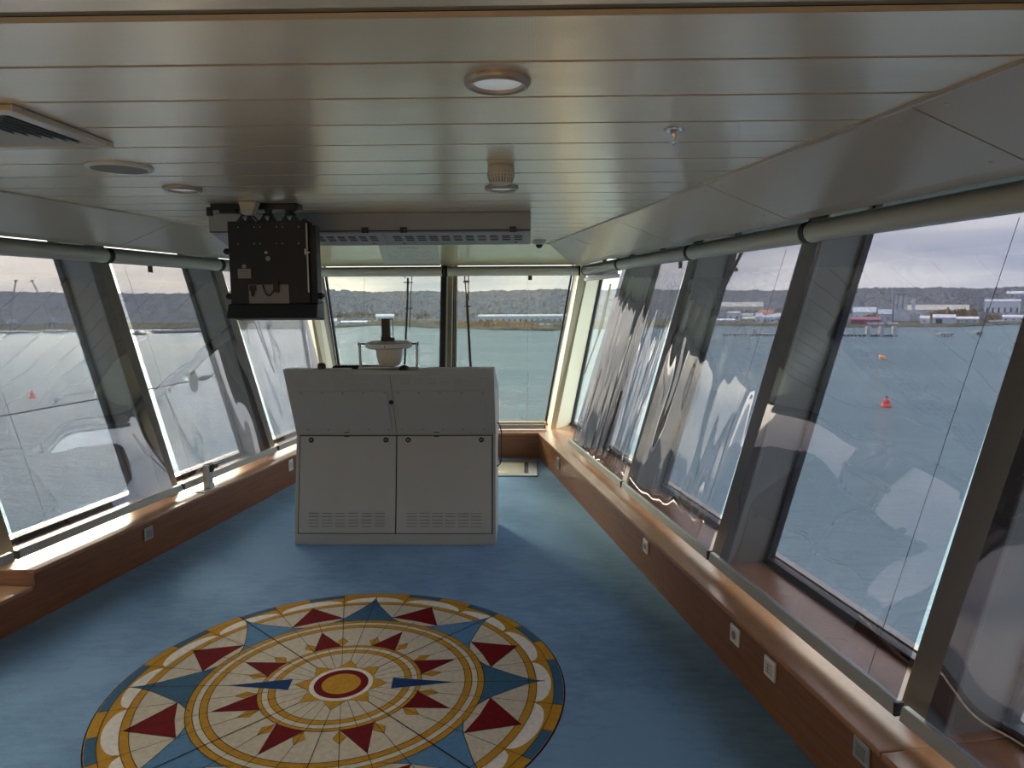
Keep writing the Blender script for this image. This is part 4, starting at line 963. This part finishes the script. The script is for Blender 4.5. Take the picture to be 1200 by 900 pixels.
B(1000, 1024, 365, 360, 170, 'b_white', 'b_white', 'white roofed building left of the silos', 'works_building')
B(998, 1030, 379, 371.5, 40, 'b_maroon', 'b_maroon', 'maroon shed on the waterfront behind the jetty', 'shed')
B(1176, 1198, 376, 369, 90, 'b_white', 'b_white', 'white building at the far right edge under the big warehouse', 'works_building')
B(1180, 1215, 343.5, 341, 700, 'b_white', 'b_white', 'white roof high on the wooded hill at the right edge', 'hill_house', depth=30)
B(852, 867, 371, 365, 130, 'b_white', 'b_pale', 'white box building left of the cream hall on the waterfront', 'works_building', rooff=.15)
B(868, 882, 372, 367, 140, 'b_conc', 'b_grey', 'long grey hall right behind the white box building', 'works_building')
B(870, 887, 376, 371, 60, 'b_cream', 'b_cream', 'cream hall with a plain low roof on the waterfront', 'works_building')
B(889, 905, 368, 363.5, 190, 'b_white', 'b_orange', 'building with an orange roof above the white houses', 'works_building')
for i, (a_, b_, yt) in enumerate(((885, 893, 367), (893, 900, 369), (901, 908, 368), (908, 916, 367), (916, 925, 367.5))):
    B(a_, b_, 376, yt, 50 + 12 * (i % 2), 'b_white', 'b_white', 'small white waterfront house among the row under the orange roof', 'waterfront_house', depth=9, group='white waterfront houses')
B(834, 860, 377, 373.5, 40, 'b_pale', 'b_white', 'low white shed at the left end of the right hand waterfront', 'shed')
B(845, 892, 357, 354, 330, 'b_cream', 'b_cream', 'long pale buildings across the woods above the waterfront', 'hall', depth=30)
B(372, 395, 379, 373.5, 36, 'b_white', 'b_pale', 'white shore building at the left edge of the front window', 'shed')
B(400, 430, 381, 376, 30, 'b_pale', 'b_white', 'pale shore shed left of the compass repeater', 'shed')
B(441, 462, 371, 368, 150, 'b_white', 'b_white', 'white hall on the shore above the compass repeater', 'hall')
B(560, 680, 370, 368.4, 170, 'b_pale', 'b_pale', 'very long pale blue shed behind the autumn shrubs', 'warehouse', depth=20, rooff=.2)
# parked vans row
pv = None
vg = MB().box(-2.8, 1.4, 0, 2.2, .4, 2.6); vg.hexa([(1.4, 0, .4), (2.8, 0, .4), (2.8, 2.2, .4), (1.4, 2.2, .4)], [(1.4, 0, 2.4), (2.1, .1, 2.2), (2.1, 2.1, 2.2), (1.4, 2.2, 2.4)])
for xx in (-1.8, 1.7): vg.lathe((xx, -.05, .4), [(.4, 0), (.4, 2.3)], seg=10, axis=(0, 1, 0), mi=1)
random.seed(11)
def van_at(px, s):
    global pv
    p, a = ground_at(px, s)
    if pv is None:
        pv = obj('parked_van', vg, [M['b_white'], M['b_dark']]); o = pv
    else:
        o = pv.copy(); COL.objects.link(o)
    o.location = p + Vector((0, 0, .05)); o.rotation_euler = (0, 0, -a + random.choice((0, .1, -.1))); o.scale = (1, 1, 1)
    tag(o, 'small white van parked in the rows along the far shore', 'van', 'white vans parked on the far shore')
for px in range(378, 520, 9): van_at(px + random.uniform(-1, 1), 85 + random.uniform(-4, 10))
for px in range(536, 668, 9): van_at(px + random.uniform(-1, 1), 95 + random.uniform(-4, 10))
for px in (1019, 1026, 1033, 1043, 1050, 1161, 1167, 1173): van_at(px, 26 if px < 1060 else 60)
# silo plant
p0, a = ground_at(1058, 150)
m_ = mpx(p0); e = empty('cement_silo_plant', p0, 'tall grey silo plant with slanting conveyor among the right hand shore buildings', 'silo plant', rz=-a)
hz = (372 - 339) * m_
for i, dx in enumerate((-9, -4.2, 1.0)):
    obj('silo', MB().lathe((dx * m_, 0, -1), [(2.2 * m_, 0), (2.2 * m_, hz - 1), (1.4 * m_, hz + 1)], seg=20), M['b_conc'], e, local=True, smooth=True)
obj('silo', MB().lathe((9.5 * m_, 0, -1), [(2.0 * m_, 0), (2.0 * m_, hz * .78), (1.3 * m_, hz * .82)], seg=20), M['b_pale'], e, local=True, smooth=True)
obj('lift_tower', MB().box(-13.2 * m_, -11.6 * m_, -3, 3, -1, hz + 3), M['b_pale'], e, local=True)
obj('head_house', MB().box(-12 * m_, 4 * m_, -3, 4, hz - 1, hz + 2.2), M['b_grey'], e, local=True)
obj('lower_building', MB().box(-10 * m_, 6 * m_, -6, -2, -1, hz * .42), M['b_pale'], e, local=True)
obj('conveyor', MB().hexa([(10 * m_, -8, hz * .40), (10 * m_, -5, hz * .40), (27 * m_, -11, 0), (27 * m_, -14, 0)], [(10 * m_, -8, hz * .40 + 2.2), (10 * m_, -5, hz * .40 + 2.2), (27 * m_, -11, 2), (27 * m_, -14, 2)]), M['b_white'], e, local=True)
# jetty
def water_pt(px, py): return on_z(px, py, WZ)
j0, j1 = water_pt(846, 393.5), water_pt(1053, 394.5); d = (j1 - j0); Lj = d.length; ang = math.atan2(d.y, d.x)
e = empty('timber_jetty', j0, 'long dark piled jetty standing in the water off the right hand shore', 'jetty', rz=ang)
mm = mpx((j0 + j1) / 2); dk = 2.9 * mm
obj('deck', MB().box(0, Lj, 0, 5, dk - .9, dk).box(0, Lj, 0, .15, dk + .9, dk + 1.05), M['b_grey'], e, local=True)
npl = 46
for i in range(npl):
    xx = (i + .5) * Lj / npl; obj('pile', MB().tube([(xx, .5, -1), (xx, .5, dk - .8)], .55, seg=8).tube([(xx, 4.5, -1), (xx, 4.5, dk - .8)], .55, seg=8), M['b_dark'], e, local=True)
for fr in (.832, .905, .975):
    obj('fender_block', MB().box(fr * Lj - 2.0 * mm, fr * Lj + 2.0 * mm, -2, 3, 0, 12 * mm), M['b_conc'], e, local=True)
obj('gantry', MB().box(.18 * Lj, .18 * Lj + 3, 1, 4, dk, dk + 4).box(.19 * Lj, .19 * Lj + 14, 2, 2.5, dk + 4, dk + 4.6), M['b_cream'], e, local=True)
# mooring dolphins
def dolphin(px0, px1, ybot, ytop, label):
    p = water_pt((px0 + px1) / 2, ybot); m2 = mpx(p); w = (px1 - px0) * m2; h = (ybot - ytop) * m2
    e = empty('mooring_dolphin', p, label, 'mooring dolphin', 'mooring dolphins off the right shore')
    obj('platform', MB().box(-w / 2, w / 2, -3, 3, h * .6, h), M['b_grey'], e, local=True)
    for i in range(4): xx = -w / 2 + (i + .5) * w / 4; obj('pile', MB().tube([(xx, -2, -1), (xx, -2, h * .65)], .5, seg=8), M['b_dark'], e, local=True)
dolphin(1100, 1115, 394.5, 390, 'low piled dolphin in the water, left one of two right of the jetty'); dolphin(1142, 1150, 392.5, 388, 'small piled dolphin in the water, right one of two near the right shore')
# sailing boats
def boat(px, py, w, mast, label):
    p = water_pt(px, py); m2 = mpx(p); Lb = w * m2
    e = empty('sailing_boat', p, label, 'boat', 'moored sailing boats', rz=.15)
    prof = [(-.5, .0), (-.42, -.14), (.0, -.17), (.35, -.10), (.5, 0), (.35, .10), (0, .17), (-.42, .14)]
    obj('hull', MB().loft([(a * Lb * .88, b * Lb * .7, -.3) for a, b in prof], [(a * Lb, b * Lb, Lb * .16) for a, b in prof]), M['b_white'], e, local=True)
    obj('cabin', MB().hexa([(-.15 * Lb, -.08 * Lb, Lb * .16), (.2 * Lb, -.08 * Lb, Lb * .16), (.2 * Lb, .08 * Lb, Lb * .16), (-.15 * Lb, .08 * Lb, Lb * .16)], [(-.13 * Lb, -.06 * Lb, Lb * .25), (.12 * Lb, -.06 * Lb, Lb * .25), (.12 * Lb, .06 * Lb, Lb * .25), (-.13 * Lb, .06 * Lb, Lb * .25)]), M['b_grey'], e, local=True)
    obj('mast', MB().tube([(0, 0, Lb * .2), (0, 0, mast * m2)], max(.07, .22 * m2), seg=6).tube([(0, 0, Lb * .3), (-.42 * Lb, 0, Lb * .32)], .3 * m2, seg=6), M['b_pale'], e, local=True)
boat(1019, 413, 9.5, 34, 'white sailing boat moored left of the orange buoy'); boat(1111, 408.5, 8, 20, 'small white sailing boat off the shed with the dark doorway')
boat(878, 409.5, 7, 22, 'white sailing boat seen through the second right blind, nearer the pillar'); boat(837, 401, 8, 16, 'pale boat near the end of the jetty'); boat(1001, 398, 5, 12, 'small boat close in front of the jetty end')
boat(172, 378, 5, 22, 'sailing boat with a tall mast beyond the left window')
# buoys
def buoy(px, py, h, mat, label, base='b_dark'):
    p = water_pt(px, py); m2 = mpx(p); h = h * m2
    e = empty('buoy', p, label, 'buoy')
    obj('float', MB().lathe((0, 0, -.4), [(h * .34, 0), (h * .46, h * .10), (h * .46, h * .26), (h * .34, h * .40)], seg=18), mat, e, local=True, smooth=True)
    obj('tower', MB().lathe((0, 0, h * .30), [(h * .28, 0), (h * .27, h * .25), (h * .20, h * .40), (h * .08, h * .44)], seg=10), mat, e, local=True)
    obj('topmark', MB().lathe((0, 0, h * .70), [(h * .05, 0), (h * .05, h * .10), (h * .10, h * .12), (h * .10, h * .26)], seg=10), mat if h < 1 else M['b_dark'], e, local=True)
    obj('waterline_band', MB().lathe((0, 0, -.3), [(h * .47, 0), (h * .47, h * .08)], seg=18), M['b_dark'], e, local=True)
M['red'] = pbr('buoy_red', (.55, .03, .03), .5); M['orange'] = pbr('buoy_orange', (.75, .32, .10), .5)
buoy(1038.5, 476.5, 13, M['red'], 'red navigation buoy floating beyond the big right blind'); buoy(38, 466, 9, M['red'], 'small red and white buoy on the glittering water at the left')
p = water_pt(1033.5, 421.5); m2 = mpx(p); e = empty('barrel_buoy', p, 'orange barrel mooring buoy between sailing boat and red buoy', 'buoy')
obj('drum', MB().lathe((0, 0, -.4), [(3.0 * m2, 0), (3.4 * m2, 1 * m2), (3.4 * m2, 5.2 * m2), (2.8 * m2, 6.2 * m2)], seg=18), M['orange'], e, local=True, smooth=True); obj('band', MB().lathe((0, 0, 2.6 * m2), [(3.5 * m2, 0), (3.5 * m2, .9 * m2)], seg=18), M['b_cream'], e, local=True)
# cranes at left
def lattice(mb, a, b, w, n, r):
    a, b = Vector(a), Vector(b); d = (b - a).normalized(); s_ = d.cross(Vector((0, 1, 0))).normalized() * w / 2; t_ = Vector((0, w / 2, 0))
    cs = [s_ + t_, s_ - t_, -s_ - t_, -s_ + t_]
    for c_ in cs: mb.tube([a + c_, b + c_ * .5], r, seg=4)
    for i in range(n):
        p, q = a.lerp(b, i / n), a.lerp(b, (i + 1) / n); f0, f1 = 1 - .5 * i / n, 1 - .5 * (i + 1) / n
        for j in range(4): mb.tube([p + cs[j] * f0, q + cs[(j + 1) % 4] * f1], r * .8, seg=4)
def crane(pxb, pyb, pts, label):
    p = water_pt(pxb, pyb); m2 = mpx(p)
    e = empty('floating_crane', p, label, 'crane')
    obj('pontoon', MB().box(-13 * m2, 13 * m2, -8, 8, -.5, 2.2 * m2), M['b_dark'], e, local=True)
    mb = MB()
    for xx in (-10, -4, 3, 9): lattice(mb, (xx * m2, 0, 2 * m2), ((xx * .75) * m2, 0, 11 * m2), 2.2 * m2, 4, .16 * m2)
    mb.box(-9 * m2, 9 * m2, -2, 2, 10.5 * m2, 11.5 * m2); obj('truss_frame', mb, M['b_grey'], e, local=True)
    mb = MB(); P_ = [((x - pxb) * m2, 0, (pyb - y_) * m2) for x, y_ in pts]
    for q0, q1 in zip(P_[:-1], P_[1:]): lattice(mb, q0, q1, 2.0 * m2, 10, .18 * m2)
    x, _, z_ = P_[-1]; mb.box(x - 1.5 * m2, x + 1.5 * m2, -1, 1, z_ - .8 * m2, z_ + .8 * m2); obj('boom', mb, M['b_grey'], e, local=True)
    mb = MB().box(-3 * m2, 3 * m2, -3, 3, 11.5 * m2, 16 * m2); obj('cab', mb, M['b_grey'], e, local=True)
crane(16, 390, [(17, 378), (15, 362), (24, 329.5)], 'floating crane with raised boom, left one of two beyond the left window')
crane(62, 389, [(60, 377), (54, 356), (42, 329.5)], 'floating crane with boom leaning left, right one of two beyond the left window')
# low jetty line and barges at left
j0, j1 = water_pt(-60, 392.5), water_pt(150, 389.5); d = j1 - j0; e = empty('low_jetty', j0, 'low dark quay line on the water beyond the left window', 'jetty', rz=math.atan2(d.y, d.x))
obj('deck', MB().box(0, d.length, 0, 6, 1.2, 2.4), M['b_grey'], e, local=True)
for i in range(30): xx = (i + .5) * d.length / 30; obj('pile', MB().tube([(xx, 1, -1), (xx, 1, 1.4)], .5, seg=6), M['b_dark'], e, local=True)
j0, j1 = water_pt(180, 391), water_pt(256, 388.5); d = j1 - j0; e = empty('low_jetty', j0, 'low dark quay seen through the second left window', 'jetty', rz=math.atan2(d.y, d.x))
obj('deck', MB().box(0, d.length, 0, 6, .3, 3.2), M['b_grey'], e, local=True); obj('fender_strip', MB().box(0, d.length, -.4, 0, -.3, 1.2), M['b_dark'], e, local=True)
p = water_pt(163, 392.5); m2 = mpx(p); e = empty('barge', p, 'small dark work barge beyond the second left window', 'boat')
obj('hull', MB().hexa([(-5.5 * m2, -3, -.4), (5.5 * m2, -3, -.4), (5.5 * m2, 3, -.4), (-5.5 * m2, 3, -.4)], [(-6.5 * m2, -3, 2.6 * m2), (6.5 * m2, -3, 2.2 * m2), (6.5 * m2, 3, 2.2 * m2), (-6.5 * m2, 3, 2.6 * m2)]), M['b_dark'], e, local=True)
obj('wheelhouse', MB().box(-4 * m2, 0, -1.5, 1.5, 2.3 * m2, 4.8 * m2), M['b_grey'], e, local=True); obj('mast', MB().tube([(-2 * m2, 0, 4 * m2), (-2 * m2, 0, 9 * m2)], .15 * m2, seg=6), M['b_dark'], e, local=True)

# ------------------------------------------------------------------ window wipers (outside, on the glass)
def wiper(W, lines, label, n0=.50, k=GK, r=.006):
    pts = [[W.lean(x, y, n0, k) for x, y in L_] for L_, _ in lines]
    e = empty('window_wiper', pts[0][-1], label, 'wiper', 'wipers outside the windows')
    for (L_, (nm, rr)), P_ in zip(lines, pts): obj(nm, MB().tube(P_, rr, seg=8), M['black'], e)
wiper(FR, [([(478, 326), (477.5, 350), (474, 430)], ('blade', .013)), ([(475, 318), (474.5, 326)], ('arm', .006)), ([(483, 318), (481.5, 345), (480, 385)], ('arm', .005)), ([(473, 331), (484, 331)], ('cross_link', .006)), ([(474, 361), (484, 361)], ('cross_link', .006))], 'black window wiper outside the left front pane', n0=.60)
wiper(FR, [([(547, 345), (547.5, 360), (551.5, 430)], ('blade', .016)), ([(544, 318), (547, 352)], ('arm', .007)), ([(549, 318), (549, 352)], ('arm', .006)), ([(543, 330), (550, 330)], ('cross_link', .012)), ([(544, 359), (552, 359)], ('cross_link', .007))], 'black window wiper outside the right front pane', n0=.60)
wiper(RW, [([(871, 292), (861, 312), (836, 362)], ('blade', .012)), ([(864, 290), (858, 312)], ('arm', .012)), ([(856, 314), (863, 316)], ('joint_clamp', .014))], 'black wiper outside the right window above the white houses', n0=.50)
wiper(RW, [([(716, 333), (706, 380), (685, 438)], ('blade', .008)), ([(715, 333), (700, 395), (688, 430)], ('arm', .006))], 'thin wiper outside the unshaded narrow right corner window', n0=.50)
wiper(LW, [([(296, 372), (308, 402), (322, 437)], ('blade', .010)), ([(301, 372), (313, 410), (322, 437)], ('arm', .007))], 'black wiper outside the left window between monitor and console', n0=.50)

# guy wire with turnbuckle outside the left windows
gn = 1.35
def gw(x, y): return on_y(x, y, 7.0)
a_, b_ = gw(-10, 489.5), gw(262, 436)
e = empty('guy_wire', gw(228, 445) - Vector((0, 0, .1)), 'steel wire with disc and turnbuckle stretched outside the left windows', 'wire')
obj('wire', MB().tube([gw(-10, 489.5), gw(120, 466.5), gw(226, 446)], .007, seg=8), M['black'], e)
u_ = (gw(255, 437.5) - gw(226, 446)).normalized()
obj('guard_disc', MB().lathe(gw(226.5, 446.5) - u_ * .006, [(.002, 0), (.112, .003), (.112, .015), (.002, .018)], seg=28, axis=(1, .12, .1)), M['alu_dull'], e, label='thin round plate')
obj('turnbuckle', MB().tube([gw(232, 444.5), gw(236, 443.5), gw(242, 442), (gw(248, 440.5))], [.007, .026, .028, .008], seg=10).tube([gw(215, 448.5), gw(224, 446.5)], [.007, .010], seg=8), M['black'], e, smooth=True)
obj('shackle', MB().tube([gw(247, 441), gw(251, 437), gw(257, 436)], .006, seg=8).tube([gw(247, 441), gw(252, 442.5), gw(258, 439)], .006, seg=8).tube([gw(255, 438), gw(272, 432)], .010, seg=8), M['grille'], e)

# ------------------------------------------------------------------ sky and sun
sun_az, sun_el = math.radians(-33), math.radians(21)
SD = Vector((math.sin(sun_az) * math.cos(sun_el), math.cos(sun_az) * math.cos(sun_el), math.sin(sun_el)))
wd = bpy.data.worlds.new('sky'); bpy.context.scene.world = wd; wd.use_nodes = True; nt = wd.node_tree; nt.nodes.clear(); L = nt.links.new
out = nt.nodes.new('ShaderNodeOutputWorld'); bg = nt.nodes.new('ShaderNodeBackground'); L(bg.outputs[0], out.inputs[0])
tc = N(nt, 'ShaderNodeTexCoord'); sep = N(nt, 'ShaderNodeSeparateXYZ'); L(tc.outputs['Generated'], sep.inputs[0])
mp = N(nt, 'ShaderNodeMapping'); mp.inputs['Scale'].default_value = (1.0, 1.0, 5.5); L(tc.outputs['Generated'], mp.inputs[0])
nz = N(nt, 'ShaderNodeTexNoise', Scale=3.2, Detail=7.0, Roughness=.55, Distortion=.3); L(mp.outputs[0], nz.inputs['Vector'])
cr = nt.nodes.new('ShaderNodeValToRGB'); cr.color_ramp.elements[0].position = .36; cr.color_ramp.elements[1].position = .62
cr.color_ramp.elements[0].color = (.50, .56, .70, 1); cr.color_ramp.elements[1].color = (1.0, 1.0, 1.0, 1); L(nz.outputs['Fac'], cr.inputs[0])
# broad brightening towards the veiled sun
dt = N(nt, 'ShaderNodeVectorMath', operation='DOT_PRODUCT'); nrmv = N(nt, 'ShaderNodeVectorMath', operation='NORMALIZE'); L(tc.outputs['Generated'], nrmv.inputs[0]); L(nrmv.outputs[0], dt.inputs[0]); dt.inputs[1].default_value = SD
mr = N(nt, 'ShaderNodeMapRange'); L(dt.outputs['Value'], mr.inputs[0]); mr.inputs[1].default_value = -.2; mr.inputs[2].default_value = 1.0; mr.inputs[3].default_value = 0; mr.inputs[4].default_value = 1; mr.clamp = True
pw = N(nt, 'ShaderNodeMath', operation='POWER'); L(mr.outputs[0], pw.inputs[0]); pw.inputs[1].default_value = 2.0
sc_ = N(nt, 'ShaderNodeMath', operation='MULTIPLY_ADD'); L(pw.outputs[0], sc_.inputs[0]); sc_.inputs[1].default_value = .22; sc_.inputs[2].default_value = .76
pw2 = N(nt, 'ShaderNodeMath', operation='POWER'); L(mr.outputs[0], pw2.inputs[0]); pw2.inputs[1].default_value = 90.0
sc2 = N(nt, 'ShaderNodeMath', operation='MULTIPLY_ADD'); L(pw2.outputs[0], sc2.inputs[0]); sc2.inputs[1].default_value = 5.0; L(sc_.outputs[0], sc2.inputs[2])
tint = nt.nodes.new('ShaderNodeValToRGB'); tint.color_ramp.elements[0].color = (.84, .90, 1.10, 1); tint.color_ramp.elements[1].color = (1.06, .95, .88, 1); L(pw.outputs[0], tint.inputs[0])
mu = N(nt, 'ShaderNodeMix', data_type='RGBA', blend_type='MULTIPLY'); mu.inputs[0].default_value = 1; L(cr.outputs[0], mu.inputs[6]); L(tint.outputs[0], mu.inputs[7])
zr = N(nt, 'ShaderNodeMapRange', interpolation_type='SMOOTHSTEP'); L(sep.outputs['Z'], zr.inputs[0]); zr.inputs[1].default_value = .10; zr.inputs[2].default_value = .55; zr.inputs[3].default_value = 1.0; zr.inputs[4].default_value = 2.7
zm = N(nt, 'ShaderNodeMath', operation='MULTIPLY'); L(sc2.outputs[0], zm.inputs[0]); L(zr.outputs[0], zm.inputs[1])
L(mu.outputs[2], bg.inputs[0]); L(zm.outputs[0], bg.inputs[1])
sd = bpy.data.lights.new('sun', 'SUN'); sd.energy = 2.1; sd.angle = math.radians(14); sd.color = (1, .93, .80)
so = bpy.data.objects.new('sun', sd); COL.objects.link(so); so.rotation_euler = SD.to_track_quat('Z', 'Y').to_euler(); so.location = (-10, 20, 30)

sc = bpy.context.scene
sc.view_settings.view_transform = 'Standard'; sc.view_settings.look = 'None'; sc.view_settings.gamma = 1; sc.view_settings.exposure = 1.72; sc.view_settings.use_curve_mapping = False
try:
    sc.cycles.max_bounces = 10; sc.cycles.diffuse_bounces = 5; sc.cycles.glossy_bounces = 5; sc.cycles.transparent_max_bounces = 16
    sc.cycles.use_denoising = True; sc.cycles.sample_clamp_indirect = 6.0; sc.cycles.caustics_reflective = False; sc.cycles.blur_glossy = .5
except Exception: pass
